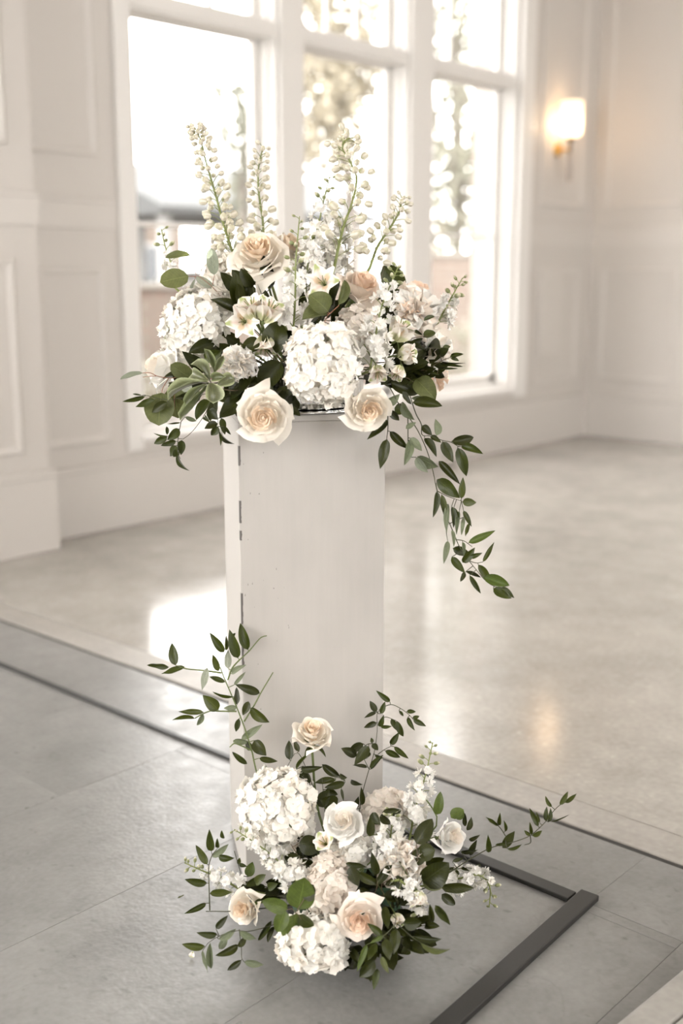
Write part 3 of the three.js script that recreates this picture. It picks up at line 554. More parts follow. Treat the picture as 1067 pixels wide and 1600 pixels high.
// stock: double florets round a stalk, buds at its end
const stockFlorets = [[6, 31], [7, 33], [5, 35]].map(([n, sd]) => { const a = floretGeo(n, sd, 0.12, 0.46, 1.2), b = floretGeo(5, sd + 1, 0.75, 0.40, 1.2); b.scale(0.66, 1, 0.66); b.translate(0, 0.14, 0); return mergeGeometries([a, b]); });
function paint(g, fn) { g = g.index ? g.toNonIndexed() : g; const p = g.attributes.position, c = new Float32Array(p.count * 3); for (let i = 0; i < p.count; i++) { const k = fn(p.getX(i), p.getY(i), p.getZ(i)); c.set(k, i * 3); } g.setAttribute('color', new THREE.BufferAttribute(c, 3)); return g; }
const budGeo = paint(new THREE.LatheGeometry([[0, 0], [0.16, 0.05], [0.27, 0.28], [0.27, 0.55], [0.17, 0.85], [0, 1.0]].map((p) => new THREE.Vector2(...p)), 8), (x, y) => y < 0.62 ? [0.26, 0.28, 0.13] : [0.66, 0.62, 0.46]);
const bellGeo = [0, 1].map((k) => { // a delphinium bud: rounded bell with a spur behind, greenish where its sepals meet
  const a = new THREE.SphereGeometry(0.5, 10, 8); a.scale(0.78, 1, 0.78); a.translate(0, 0.5, 0); const p = a.attributes.position;
  for (let i = 0; i < p.count; i++) { const an = Math.atan2(p.getZ(i), p.getX(i)), y = p.getY(i), f = 1 + 0.10 * Math.cos(an * 5) * (y > 0.45 ? 1 : 0.4) + (k && y > 0.7 ? 0.3 : 0); p.setX(i, p.getX(i) * f); p.setZ(i, p.getZ(i) * f); } a.computeVertexNormals();
  const s = new THREE.ConeGeometry(0.13, 0.75, 7); s.rotateX(Math.PI); s.rotateZ(-0.9); s.translate(-0.38, 0.18, 0);
  return mergeGeometries([paint(a, (x, y, z) => y > 0.88 ? [0.56, 0.53, 0.38] : y < 0.12 ? [0.58, 0.57, 0.38] : Math.abs(Math.sin(Math.atan2(z, x) * 2.5)) > 0.93 ? [0.62, 0.58, 0.45] : [0.87, 0.815, 0.72]), paint(s, () => [0.82, 0.78, 0.62])]);
});
// a spike through the points [x, y] of the photograph at depth d; florets on the lower share, buds above
function spike(name, label, category, group, pts, d, o, foam) {
  const P3 = []; for (let i = 0; i < pts.length; i += 2) P3.push(at(pts[i], pts[i + 1], d + (o.lean ?? 0) * i / pts.length));
  const root = P3[0], t = thing(name, label, category, root, group), c = new THREE.CatmullRomCurve3(P3.map((p) => p.clone().sub(root))), s = d / FOCAL, geos = [], r = o.r ?? 0.0024;
  geos.push(tube(c.getPoints(10), r, r * 0.45, 20, 6));
  const f = foam.clone().sub(root).add(V(rr(-0.03, 0.03), 0, rr(-0.03, 0.03))), t0 = c.getTangent(0); geos.push(tube([f, f.clone().lerp(V(0, 0, 0), 0.6).addScaledVector(t0, -0.01), V(0, 0, 0)], r, r, 8, 6));
  const n = o.n, q = new THREE.Quaternion();
  for (let i = 0; i < n; i++) {
    const k = (i + 0.5) / n, u = (o.from ?? 0) + (1 - (o.from ?? 0)) * k, p = c.getPoint(u), tg = c.getTangent(u), a = i * 2.4 + rr(-0.4, 0.4);
    const side = tg.clone().cross(TOCAM).normalize(), fr = side.clone().cross(tg), rad = side.multiplyScalar(Math.cos(a)).addScaledVector(fr, Math.sin(a));
    const bloom = k < o.bloom, reach = (o.reach * (1 - k) + (o.reachTip ?? o.reach * 0.3) * k) * s * rr(0.8, 1.15);
    const e = p.clone().addScaledVector(rad, reach).addScaledVector(tg, reach * (o.rise ?? 0.5));
    let dir = rad.clone().addScaledVector(tg, o.up ?? 0.4).add(V(0, o.droop ?? 0, 0)).normalize();
    const size = (o.size * (1 - k) + (o.sizeTip ?? o.size * 0.45) * k) * s * rr(0.85, 1.15);
    let m;
    if (bloom) m = part('floret', stockFlorets[i % 3], o.mats[i % o.mats.length], t);
    else if (o.bell) m = part('flower_bud', bellGeo[k < 0.45 ? 1 : 0], PM.tinted, t);
    else m = part('flower_bud', budGeo, PM.tinted, t);
    q.setFromUnitVectors(V(0, 1, 0), dir); m.quaternion.copy(q).multiply(new THREE.Quaternion().setFromAxisAngle(V(0, 1, 0), rr(0, 6.3))); m.position.copy(e); m.scale.setScalar(bloom ? size * 0.5 : size * (o.bell ? 1 : 0.8));
    geos.push(tube([p, p.clone().lerp(e, 0.6).addScaledVector(tg, reach * 0.1), e], 0.0008, 0.0007, 4, 5));
  }
  part('stem', mergeGeometries(geos), o.stem ?? S.light, t); return t;
}
// alstroemeria: trumpets of six pointed petals, green at the tips, flecked inside
const tepal = [0, 1].map((k) => sheet(6, 8, (u, v) => { const w = (k ? 0.19 : 0.30) * Math.pow(Math.sin(Math.min(1, v * 0.9 + 0.05) * Math.PI), 0.8) + 0.02 * (1 - v), r = 0.05 + 0.13 * v + 0.52 * Math.pow(v, 2.4); return [r - 0.25 * u * u * w, v * 0.95 - 0.16 * Math.pow(v, 4), u * w * 1.6]; },
  (u, v) => v > 0.86 && Math.abs(u) < 0.5 && !k ? [0.42, 0.47, 0.20] : v < 0.3 ? [0.66, 0.66, 0.42] : k && Math.abs(u) < 0.34 && v > 0.35 && v < 0.75 ? [0.80, 0.62, 0.42] : Math.abs(u) < 0.18 ? [0.84, 0.68, 0.61] : [0.93, 0.88, 0.81]));
const stamen = mergeGeometries([0, 1, 2, 3, 4].map((k) => { const a = k * 1.3; return tube([V(0, 0.1, 0), V(0.08 * Math.cos(a), 0.5, 0.08 * Math.sin(a)), V(0.2 * Math.cos(a), 0.82, 0.2 * Math.sin(a))], 0.012, 0.02, 6, 5); }));
function alstro(label, x, y, d, len, face, foam, group, open = 1) {
  const t = thing('alstroemeria', label, 'lily', at(x, y, d), group); t.scale.set(len * d / FOCAL, len * d / FOCAL, len * d / FOCAL); orient(t, dirOf(...face), rnd() * 6);
  for (let k = 0; k < 6; k++) { const m = part('petal', tepal[k % 2], PM.tinted, t); m.rotation.y = k * Math.PI / 3 + rr(-0.12, 0.12); m.scale.set(open, 1, 1); }
  part('stamens', stamen, S.light, t); part('flower_base', new THREE.SphereGeometry(0.085, 10, 8).scale(1, 1.4, 1).translate(0, -0.02, 0), S.green, t);
  stemTo(t, V(0, -0.08, 0), foam.clone().add(V(rr(-0.04, 0.04), 0.01, rr(-0.04, 0.04))), 0.0013, S.green); return t;
}
// ---------------------------------------------------------------- upper arrangement
const TOPG = 'roses in the upper arrangement', LOWG = 'roses in the lower arrangement';
rose('large open cream rose facing upward at the upper left, under the tall bud spikes', 404, 390, 2.34, 47, [-0.12, 0.62, 0.62], 'open', 0, 'ivory', FOAM.top, TOPG);
rose('cream rose half hidden behind the large upward-facing rose', 446, 388, 2.45, 38, [0.55, 0.65, 0.3], 'half', 0, 'ivory', FOAM.top, TOPG);
rose('blush rose near the middle right of the upper flowers, beside a round dark leaf', 566, 448, 2.34, 41, [0.42, 0.62, 0.45], 'half', 1, 'blush', FOAM.top, TOPG);
rose('pale blush rose seen from the side at the far upper right of the pedestal flowers', 648, 463, 2.37, 36, [0.5, 0.75, 0.05], 'cup', 0, 'blush', FOAM.top, TOPG);
rose('cream rose in profile at the far left below the big hydrangea head', 250, 574, 2.39, 39, [-0.72, 0.45, 0.32], 'half', 1, 'white', FOAM.top, TOPG);
rose('open cream rose hanging over the front left corner of the pedestal top', 411, 651, 2.165, 43, [0.05, -0.05, 1], 'open', 1, 'ivory', FOAM.top, TOPG);
rose('open cream rose hanging over the front right corner of the pedestal top', 575, 639, 2.16, 39, [0.22, -0.12, 1], 'half', 0, 'ivory', FOAM.top, TOPG);
hydrangea('white hydrangea head at the upper left, above the variegated leaves', 319, 510, 2.36, 63, 63, 60, [-0.3, 0.4, 0.8], PM.hyd, FOAM.top, 'hydrangeas of the upper arrangement', 300, 11.6, 0.07);
hydrangea('cream white hydrangea head at front centre above the silver bowl', 508, 568, 2.17, 63, 66, 55, [0, 0.1, 1], PM.hyd, FOAM.top, 'hydrangeas of the upper arrangement', 300, 11.6, 0.07);
hydrangea('blush tinged hydrangea peeking out above the right shoulder of the central one', 558, 520, 2.30, 38, 36, 34, [0.3, 0.5, 0.8], PM.hydBlush, FOAM.top, 'hydrangeas of the upper arrangement', 90, 13);
hydrangea('white hydrangea tuft behind the eucalyptus and the large upper rose', 352, 436, 2.46, 34, 38, 30, [-0.2, 0.6, 0.7], PM.hyd, FOAM.top, 'hydrangeas of the upper arrangement', 80, 13);
carnation('carnation', 'small frilled white carnation beside the variegated leaves on the left', 'carnation', 373, 567, 2.22, 22, [0.15, 0.25, 0.9], [PM.white, PM.whiteIn], FOAM.top, null, 40);
carnation('lisianthus', 'blush lisianthus below the side-facing rose on the right of the upper flowers', 'lisianthus', 656, 484, 2.33, 30, [0.45, 0.3, 0.65], [PM.blush, PM.white], FOAM.top, null, 18);
carnation('lisianthus', 'white lisianthus bloom at the right edge above the small leafy twigs', 'lisianthus', 675, 548, 2.31, 29, [0.55, 0.1, 0.75], [PM.white, PM.whiteIn], FOAM.top, null, 20);
carnation('lisianthus', 'pale pink lisianthus bloom tucked under the leafy twigs at the right edge', 'lisianthus', 684, 590, 2.37, 20, [0.7, -0.1, 0.5], [PM.blush, PM.blushIn], FOAM.top, null, 16);
carnation('lisianthus', 'small peach lisianthus bud between the stock and the blush rose on the right', 'lisianthus', 637, 492, 2.32, 14, [0.1, -0.3, 0.9], [PM.blushIn, PM.blush], FOAM.top, null, 12);
const AG = 'lilies of the upper arrangement';
alstro('white lily pointing up left under the large upper rose', 400, 498, 2.23, 42, [-0.28, 0.85, 0.3], FOAM.top, AG, 0.85);
alstro('white and pink streaked lily pointing up right beside the white stock', 412, 502, 2.22, 44, [0.45, 0.8, 0.3], FOAM.top, AG, 0.7);
alstro('open white lily facing front at the right edge of the left hydrangea', 383, 503, 2.25, 30, [-0.1, 0.1, 1], FOAM.top, AG, 1.3);
alstro('white lily hanging down between the two big dark leaves', 414, 524, 2.24, 36, [-0.05, -0.9, 0.35], FOAM.top, AG, 0.8);
alstro('open white lily with a dark eye above the olive leaves in the middle', 508, 446, 2.27, 32, [-0.2, 0.35, 0.9], FOAM.top, AG, 1.25);
alstro('white lily trumpet pointing up right among the dark leaves on the right', 616, 532, 2.22, 42, [0.5, 0.82, 0.2], FOAM.top, AG, 0.75);
alstro('pale pink lily pointing right under the white lily trumpet', 622, 556, 2.22, 34, [0.9, 0.15, 0.3], FOAM.top, AG, 0.75);
alstro('small lily with folded petals at the lower right of the central hydrangea', 588, 572, 2.19, 28, [0.1, -0.7, 0.6], FOAM.top, AG, 0.85);
alstro('drooping white lily petals above the big dark leaf on the right', 626, 572, 2.21, 28, [-0.4, -0.75, 0.5], FOAM.top, AG, 0.6);
// tall delphinium spikes, in bud
const DG = 'delphinium spikes rising from the upper arrangement', W = [PM.white, PM.white, PM.hyd[0]];
const delph = { bell: true, bloom: 0, reach: 18, reachTip: 6, rise: 0.8, up: 0.35, droop: -0.15, size: 14.5, sizeTip: 8.5, r: 0.0032 };
spike('delphinium_spike', 'tallest bud spike leaning left at the upper left', 'flower spike', DG, [366, 402, 352, 360, 337, 305, 321, 250, 313, 218, 304, 199], 2.42, { ...delph, n: 92, from: 0.0 }, FOAM.top);
spike('delphinium_spike', 'shorter upright bud spike behind the large upper rose', 'flower spike', DG, [410, 395, 411, 350, 404, 300, 404, 262, 411, 230], 2.50, { ...delph, n: 44, size: 14, reach: 15 }, FOAM.top);
spike('delphinium_spike', 'curving bud spike with a bent tip at the top middle', 'flower spike', DG, [525, 405, 535, 360, 552, 310, 557, 275, 545, 250, 534, 228, 545, 215], 2.36, { ...delph, n: 48, size: 17, sizeTip: 11, reach: 24, reachTip: 12 }, FOAM.top);
spike('delphinium_spike', 'slim bud spike leaning right above the blush rose', 'flower spike', DG, [578, 418, 590, 385, 610, 355, 624, 330, 628, 310], 2.38, { ...delph, n: 36, size: 14, sizeTip: 8, reach: 18, reachTip: 7 }, FOAM.top);
const SG = 'white stock spikes in the upper arrangement', stock = { bloom: 0.72, reach: 15, reachTip: 5, up: 0.35, size: 32, sizeTip: 9, mats: W };
spike('stock_spike', 'white stock spike with green buds left of the curving bud spike', 'flower spike', SG, [486, 440, 492, 390, 502, 330, 515, 276], 2.38, { ...stock, n: 30, reach: 24 }, FOAM.top);
spike('stock_spike', 'white stock spike with a bare budded tip in front of the top middle', 'flower spike', SG, [458, 520, 461, 470, 462, 410, 468, 338], 2.25, { ...stock, n: 26, bloom: 0.55, reach: 20, size: 28 }, FOAM.top);
spike('stock_spike', 'full white stock spike right of the central hydrangea', 'flower spike', SG, [578, 580, 585, 535, 596, 480, 610, 445, 622, 417], 2.20, { ...stock, n: 34, bloom: 0.74, reach: 22, size: 29 }, FOAM.top);
spike('stock_spike', 'white stock spike leaning out at the far right', 'flower spike', SG, [684, 505, 694, 485, 708, 460, 723, 434], 2.36, { ...stock, n: 20, bloom: 0.55, reach: 15, size: 26 }, FOAM.top);
spike('stock_spike', 'thin white stock spike at the far left above the eucalyptus leaves', 'flower spike', SG, [274, 450, 268, 415, 258, 385, 252, 358], 2.44, { ...stock, n: 14, bloom: 0.5, reach: 11, size: 20 }, FOAM.top);
spike('stock_spike', 'dense white stock behind the middle, left of the blush rose', 'flower spike', SG, [512, 450, 520, 420, 530, 380, 538, 345], 2.42, { ...stock, n: 26, bloom: 0.95, reach: 26, size: 31, sizeTip: 20 }, FOAM.top);
spike('stock_spike', 'white stock filling the gap right of the large upper rose', 'flower spike', SG, [478, 470, 478, 440, 482, 405, 488, 370], 2.34, { ...stock, n: 24, bloom: 0.95, reach: 26, size: 30, sizeTip: 18 }, FOAM.top);
spike('stock_spike', 'white blossoms at the foot of the tallest bud spike', 'flower spike', SG, [360, 440, 352, 415, 343, 392, 338, 370], 2.47, { ...stock, n: 14, bloom: 0.9, reach: 15, size: 24, sizeTip: 15 }, FOAM.top);
spike('stock_spike', 'white stock at the left edge behind the profile rose', 'flower spike', SG, [272, 580, 262, 555, 258, 525, 262, 500], 2.45, { ...stock, n: 14, bloom: 0.8, reach: 12, size: 22, sizeTip: 10 }, FOAM.top);

// foliage of the upper arrangement
const FT = FOAM.top;
const vineTop = spray('trailing_vine', 'long trailing leafy vine hanging down right of the pedestal', 'vine', null, [560, 540, 5.335], 2.21,
  [[240, 330, 325, 470, 440, 625, 490, 700, 530, 780, 580, 900, 625, 1067, 655, 1220, 722, 1445], [430, 420, 480, 570, 525, 660, 530, 745, 600, 755, 700, 790, 770, 805, 830, 840], [412, 600, 414, 960], [245, 590, 245, 700, 235, 780]],
  [[240, 620, 70, 785, 75, 'd'], [238, 780, 180, 1030, 100, 'd', 10], [262, 715, 415, 860, 75, 'd'], [450, 475, 700, 505, 105, 'd', 0], [535, 665, 615, 750, 70, 'd'], [650, 750, 640, 610, 78, 'p', 40], [775, 800, 960, 765, 90, 'd', 20], [855, 840, 1040, 905, 75, 'm'], [700, 800, 790, 975, 95, 'd'], [825, 850, 900, 1090, 105, 'm', 0], [600, 755, 690, 810, 50, 'd'], [550, 770, 650, 930, 75, 'd'], [430, 770, 530, 880, 75, 'p'], [425, 790, 380, 1000, 80, 'p'], [490, 925, 665, 1010, 95, 'p', 45], [480, 930, 580, 1060, 75, 's', 30], [200, 475, 345, 400, 75, 'p', 40], [370, 470, 470, 620, 65, 'p', 45], [365, 385, 440, 490, 65, 'd'], [260, 540, 340, 625, 65, 'd'], [395, 690, 480, 640, 50, 'p']], { into: FT, r: 0.0017, slope: 0.02 });
const vineEnd = spray('trailing_vine', 'lower end of the trailing vine, curving out to the right', 'vine', null, [650, 700, 5.928], 2.225,
  [[185, 345, 200, 420, 280, 640, 310, 700, 345, 780, 400, 910, 490, 1045, 560, 1130, 630, 1215, 700, 1270, 790, 1300], [370, 850, 440, 860, 520, 915], [490, 1045, 560, 1065, 620, 1055], [300, 700, 280, 760, 292, 860], [200, 400, 300, 450, 420, 490]],
  [[210, 120, 410, 340, 80, 'd', 10], [195, 290, 405, 465, 140, 'm', 0], [420, 470, 435, 270, 72, 'm'], [430, 500, 560, 505, 80, 'm'], [190, 400, 155, 645, 68, 'm'], [235, 430, 270, 640, 58, 'm'], [300, 520, 285, 790, 58, 'p', 20], [330, 540, 345, 740, 58, 'm'], [350, 550, 390, 690, 62, 'm'], [400, 580, 375, 805, 46, 'p', 15], [440, 640, 420, 810, 42, 'p'], [440, 580, 515, 730, 52, 'm'], [490, 700, 455, 820, 38, 'm'], [485, 880, 735, 765, 75, 'f', 0], [620, 1055, 725, 870, 48, 'm'], [330, 760, 350, 920, 42, 'p'], [295, 860, 255, 1075, 62, 'p', 0], [340, 930, 510, 990, 90, 'm'], [430, 1060, 545, 920, 85, 'm'], [500, 1010, 615, 970, 48, 'm'], [330, 1010, 455, 1160, 80, 'm', 10], [455, 1150, 410, 1240, 48, 'd'], [460, 1145, 600, 1200, 42, 'd'], [495, 1180, 600, 1350, 52, 'm'], [575, 1080, 690, 1245, 80, 'm', 0], [620, 1200, 865, 1275, 115, 'f', 0], [715, 1300, 885, 1395, 100, 'm', 0], [790, 1290, 910, 1390, 62, 'm'], [430, 870, 440, 1000, 38, 'p']], { reach: 26 });
for (const c of [...vineEnd.children]) { c.position.add(vineEnd.position).sub(vineTop.position); vineTop.add(c); } // both lengths are one vine
scene.remove(vineEnd);
spray('trailing_vine', 'short vine with small leaves hanging off the left of the pedestal top', 'vine', null, [190, 520, 5.335], 2.29,
  [[760, 520, 710, 650, 605, 805, 550, 860, 500, 890, 465, 880], [495, 740, 470, 890, 470, 1000, 490, 1050]],
  [[480, 800, 380, 895, 75, 'm'], [380, 870, 270, 925, 68, 'm'], [380, 850, 375, 780, 32, 'm'], [390, 860, 265, 835, 18, 'm'], [455, 905, 325, 940, 50, 'm'], [500, 895, 495, 1020, 78, 'm', 0], [455, 940, 405, 1030, 78, 'm'], [470, 980, 430, 1035, 62, 'm'], [470, 1010, 565, 1150, 30, 'm', 50], [530, 700, 625, 735, 38, 'p'], [490, 750, 380, 760, 16, 'd']], { into: FT, reach: 12 });
spray('trailing_vine', 'tuft of small leaves drooping over the white left edge of the pedestal', 'vine', null, [190, 520, 5.335], 2.23,
  [[770, 560, 800, 700, 805, 790, 815, 850]],
  [[800, 755, 690, 800, 75, 'd'], [805, 780, 745, 855, 70, 'm'], [830, 710, 862, 850, 60, 'm'], [815, 820, 940, 925, 28, 'd', 45], [850, 780, 910, 850, 32, 'm'], [815, 840, 825, 945, 24, 'm'], [690, 700, 740, 750, 42, 'm'], [730, 640, 800, 725, 100, 'd', 10]], { into: FT, reach: 14 });
spray('eucalyptus_branch', 'eucalyptus twig with reddish stems and round leaves at the lower left', 'eucalyptus', 'eucalyptus twigs', [190, 520, 5.335], 2.30,
  [[600, 380, 470, 370, 390, 380, 290, 360, 175, 370], [390, 380, 340, 470, 335, 540], [290, 360, 240, 335, 175, 335, 130, 338], [480, 400, 445, 480, 440, 640]],
  [[175, 335, -12, 388, 46, 's', 20], [335, 500, 310, 775, 245, 'o', 5, -0.01], [440, 450, 470, 712, 215, 'o', 10, 0.02], [600, 392, 406, 265, 135, 'o', 0], [490, 410, 585, 480, 95, 's', 15]], { into: FT, shape: 'round', stem: S.red, r: 0.0014 });
spray('eucalyptus_branch', 'eucalyptus twig with oval leaves above the left hydrangea', 'eucalyptus', 'eucalyptus twigs', [230, 340, 5.335], 2.33,
  [[600, 640, 545, 580, 430, 490, 415, 490, 385, 405, 340, 345], [410, 490, 345, 490], [545, 560, 560, 475]],
  [[358, 312, 150, 335, 66, 'o', 25], [345, 490, 106, 540, 172, 'o', 0], [560, 478, 530, 252, 98, 's', 0], [405, 495, 562, 592, 68, 's', 10], [400, 510, 345, 705, 34, 's', 20]], { into: FT, shape: 'round', stem: S.red, r: 0.0012 });
spray('lance_leaf_twig', 'thin twig with narrow pointed leaves at the left tip, over the round leaves', 'leafy twig', null, [190, 520, 5.335], 2.27,
  [[520, 540, 400, 560, 300, 545, 200, 520]], [[195, 530, 5, 573, 38, 'm'], [170, 522, 92, 510, 16, 'm'], [272, 558, 115, 618, 66, 'm', 0], [382, 578, 252, 666, 82, 'd', 0]], { into: FT, reach: 10 });
{ // variegated rosette
  const v = spray('variegated_sprig', 'rosette of pale edged variegated leaves at the lower left of the upper flowers', 'leafy sprig', null, [190, 520, 5.335], 2.21, [[900, 480, 760, 440, 735, 400]], [], { into: FT, stem: S.brown, r: 0.002 });
  const P = (x, y, d) => at(190 + x / 5.335, 520 + y / 5.335, d);
  for (const [bx, by, tx, ty, w, dd] of [[735, 395, 575, 262, 120, -0.01], [775, 330, 688, 132, 66, -0.02], [755, 385, 868, 365, 80, -0.025], [740, 415, 762, 590, 170, -0.01], [720, 410, 385, 562, 88, 0.0], [710, 425, 530, 612, 78, -0.005], [712, 440, 490, 730, 95, 0.01], [795, 440, 938, 372, 120, 0], [730, 400, 588, 340, 115, 0.015], [765, 340, 852, 188, 62, -0.02], [735, 400, 640, 250, 90, 0.01]])
    leaf(v, P(bx, by, 2.205), P(tx, ty, 2.205 + dd), w / 5.335 * 2.2 / FOCAL * 0.98, TOCAM.clone().addScaledVector(CY, rr(0, 0.6)), rr(-0.4, 0.4), 'rimmed', G.rim);
}
const SAL = 'broad leaf sprigs in the upper arrangement';
const salal = (label, frame, d, stems, leaves, o) => spray('broad_leaf_sprig', label, 'leafy sprig', o?.g ?? SAL, frame, d, stems, leaves, { shape: 'ovate', into: o?.into ?? FT, stem: S.brown, r: 0.0016, reach: 22, ...o });
salal('sprig of large dark rounded leaves left of the central hydrangea', [360, 500, 5.335], 2.25, [[420, 360, 345, 285], [430, 370, 420, 460, 490, 560]], [[345, 285, 398, 8, 205, 'd', 5], [425, 350, 245, 592, 195, 'd', 8], [490, 555, 435, 728, 165, 'd', 10], [540, 640, 450, 760, 110, 'd'], [460, 735, 582, 802, 66, 'd']]);
salal('sprig of dark leaves below the small carnation', [360, 500, 5.335], 2.24, [[330, 300, 240, 180], [250, 320, 150, 440]], [[242, 178, 85, 262, 120, 'd'], [150, 440, -10, 630, 150, 'd', 0], [200, 380, 120, 520, 120, 'd'], [330, 520, 190, 690, 150, 'd']]);
salal('sprig of dark leaves above the front left rose', [190, 520, 5.335], 2.25, [[1060, 380, 1040, 470]], [[1062, 392, 858, 556, 158, 'm', 10], [1060, 480, 815, 712, 150, 'd', 15], [735, 560, 622, 728, 95, 'm'], [690, 215, 832, 150, 95, 'm'], [1000, 460, 800, 560, 130, 'd']]);
salal('pair of olive leaves above the central hydrangea', [400, 380, 5.335], 2.22, [[560, 680, 600, 600], [600, 600, 690, 520]], [[600, 572, 440, 430, 185, 'o', 5], [592, 585, 383, 640, 150, 'o', 25], [688, 512, 738, 306, 78, 'o', 25]], { stem: S.red });
salal('large dark round leaf between the blush rose and the side-facing rose', [560, 400, 5.927], 2.40, [[200, 400, 210, 200, 240, 110]], [[225, 95, 415, 330, 200, 'm', 5], [300, 560, 385, 410, 95, 'm'], [330, 430, 345, 470, 60, 'd']], { shape: 'round' });
salal('dark leaf twigs right of the white stock on the right', [560, 400, 5.927], 2.26, [[330, 800, 500, 760, 640, 740]], [[605, 600, 705, 560, 42, 'm'], [605, 755, 712, 706, 80, 'm'], [430, 865, 595, 762, 66, 'd'], [330, 860, 420, 740, 80, 'd'], [560, 960, 620, 870, 80, 'd'], [250, 800, 330, 640, 120, 'd'], [240, 940, 300, 800, 100, 'd'], [360, 940, 500, 900, 70, 'd'], [470, 660, 590, 730, 30, 'd']]);
salal('large olive leaf under the leafy twigs on the right', [560, 540, 5.335], 2.25, [[380, 260, 500, 330]], [[480, 280, 642, 455, 165, 'o', 5], [268, 310, 494, 405, 125, 'd', 5], [300, 190, 185, 330, 70, 'd'], [410, 330, 525, 290, 70, 'm'], [300, 520, 395, 545, 95, 'm'], [340, 240, 460, 200, 80, 'd'], [440, 440, 550, 430, 38, 'p']]);
spray('leafy_twig', 'small leafy twigs sticking out at the far right of the upper flowers', 'leafy twig', null, [560, 400, 5.927], 2.28,
  [[560, 1060, 620, 1062, 740, 985, 860, 935], [620, 1060, 740, 1090], [300, 1040, 540, 1015]],
  [[750, 915, 838, 860, 95, 'm', 0], [780, 850, 852, 838, 50, 'm'], [850, 930, 975, 908, 46, 'm'], [855, 948, 932, 972, 42, 'm'], [738, 995, 970, 1024, 34, 'm', 0], [740, 1045, 925, 1042, 22, 'm'], [760, 975, 998, 990, 14, 'd'], [278, 1045, 556, 1014, 44, 'd'], [640, 1085, 754, 1106, 26, 'm'], [620, 1060, 720, 1040, 40, 'd'], [500, 1020, 640, 1120, 50, 'd']], { into: FT, stem: S.brown, reach: 12 });
// inner greenery, deep in the bunch
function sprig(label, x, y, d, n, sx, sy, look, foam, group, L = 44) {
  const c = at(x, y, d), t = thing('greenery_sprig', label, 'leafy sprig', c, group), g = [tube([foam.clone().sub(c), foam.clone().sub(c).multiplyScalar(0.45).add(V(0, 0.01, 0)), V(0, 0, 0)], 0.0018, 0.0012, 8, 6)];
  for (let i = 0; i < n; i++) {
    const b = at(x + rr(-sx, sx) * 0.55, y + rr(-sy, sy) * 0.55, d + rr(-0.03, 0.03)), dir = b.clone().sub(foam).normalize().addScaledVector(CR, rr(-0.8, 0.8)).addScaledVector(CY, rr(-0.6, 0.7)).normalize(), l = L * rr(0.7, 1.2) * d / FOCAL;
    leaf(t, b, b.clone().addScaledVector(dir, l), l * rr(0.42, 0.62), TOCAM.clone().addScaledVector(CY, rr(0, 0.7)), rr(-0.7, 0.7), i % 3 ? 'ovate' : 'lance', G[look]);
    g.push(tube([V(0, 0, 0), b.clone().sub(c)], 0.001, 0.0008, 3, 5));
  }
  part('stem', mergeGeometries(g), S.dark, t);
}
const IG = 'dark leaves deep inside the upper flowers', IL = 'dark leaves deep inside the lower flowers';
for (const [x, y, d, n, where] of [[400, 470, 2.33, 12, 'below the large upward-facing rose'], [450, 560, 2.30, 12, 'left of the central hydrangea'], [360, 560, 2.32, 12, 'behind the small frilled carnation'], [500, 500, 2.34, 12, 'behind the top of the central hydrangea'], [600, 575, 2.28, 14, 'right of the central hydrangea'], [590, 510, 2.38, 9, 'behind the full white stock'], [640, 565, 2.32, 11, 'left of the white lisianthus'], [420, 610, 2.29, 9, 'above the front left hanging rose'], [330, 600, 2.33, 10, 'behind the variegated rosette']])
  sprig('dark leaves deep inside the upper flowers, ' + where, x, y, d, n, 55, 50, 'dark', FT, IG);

// ---------------------------------------------------------------- lower arrangement
const FL = FOAM.low, LG2 = 'leafy sprigs of the lower arrangement';
{
  const b = thing('foam_tray', 'low black tray of floral foam hidden under the floor flowers', 'tray', V(FL.x, 0, FL.z)); b.rotation.y = -THREE.MathUtils.degToRad(36.3);
  part('tray', metres(new RoundedBoxGeometry(0.24, 0.022, 0.115, 2, 0.006).translate(0, 0.011, 0)), M.dark, b);
  part('foam_block', metres(new RoundedBoxGeometry(0.21, 0.07, 0.09, 2, 0.006).translate(0, 0.057, 0)), std({ color: lin(0.03, 0.06, 0.03), roughness: 0.95 }), b);
}
rose('cream rose on an upright stem standing above the floor flowers against the pedestal', 489, 1148, 2.27, 37, [0.06, 0.86, 0.42], 'cup', 1, 'ivory', FL, LOWG, true);
rose('white rose facing upward in the middle of the floor flowers', 538, 1284, 2.19, 34, [-0.08, 0.66, 0.7], 'half', 0, 'white', FL, LOWG, true);
rose('white rose turned to the right at the right side of the floor flowers', 701, 1308, 2.24, 33, [0.62, 0.38, 0.65], 'cup', 0, 'white', FL, LOWG);
rose('cream rose turned left at the far left of the floor flowers', 384, 1418, 2.19, 33, [-0.45, 0.25, 0.8], 'cup', 1, 'ivory', FL, LOWG);
rose('open blush rose facing front at the lower middle of the floor flowers', 561, 1438, 2.08, 36, [-0.04, 0.22, 1], 'open', 1, 'blush', FL, LOWG);
const HG = 'hydrangeas of the lower arrangement';
hydrangea('largest white hydrangea of the floor flowers, against the pedestal foot', 437, 1264, 2.27, 64, 66, 60, [-0.1, 0.4, 0.9], PM.hyd, FL, HG, 300, 11.6, 0.07);
hydrangea('white hydrangea lowest on the floor at the front', 492, 1472, 2.12, 60, 42, 45, [-0.1, 0.1, 1], PM.hyd, FL, HG, 230, 11.6, 0.08);
hydrangea('blush hydrangea in the middle of the floor flowers left of the open blush rose', 515, 1388, 2.17, 38, 50, 40, [0, 0.3, 0.9], PM.hydBlush, FL, HG, 120);
hydrangea('pale hydrangea half hidden behind the floor flowers, right of the pedestal corner', 606, 1266, 2.36, 38, 28, 32, [0.1, 0.6, 0.7], PM.hydBlush, FL, HG, 90);
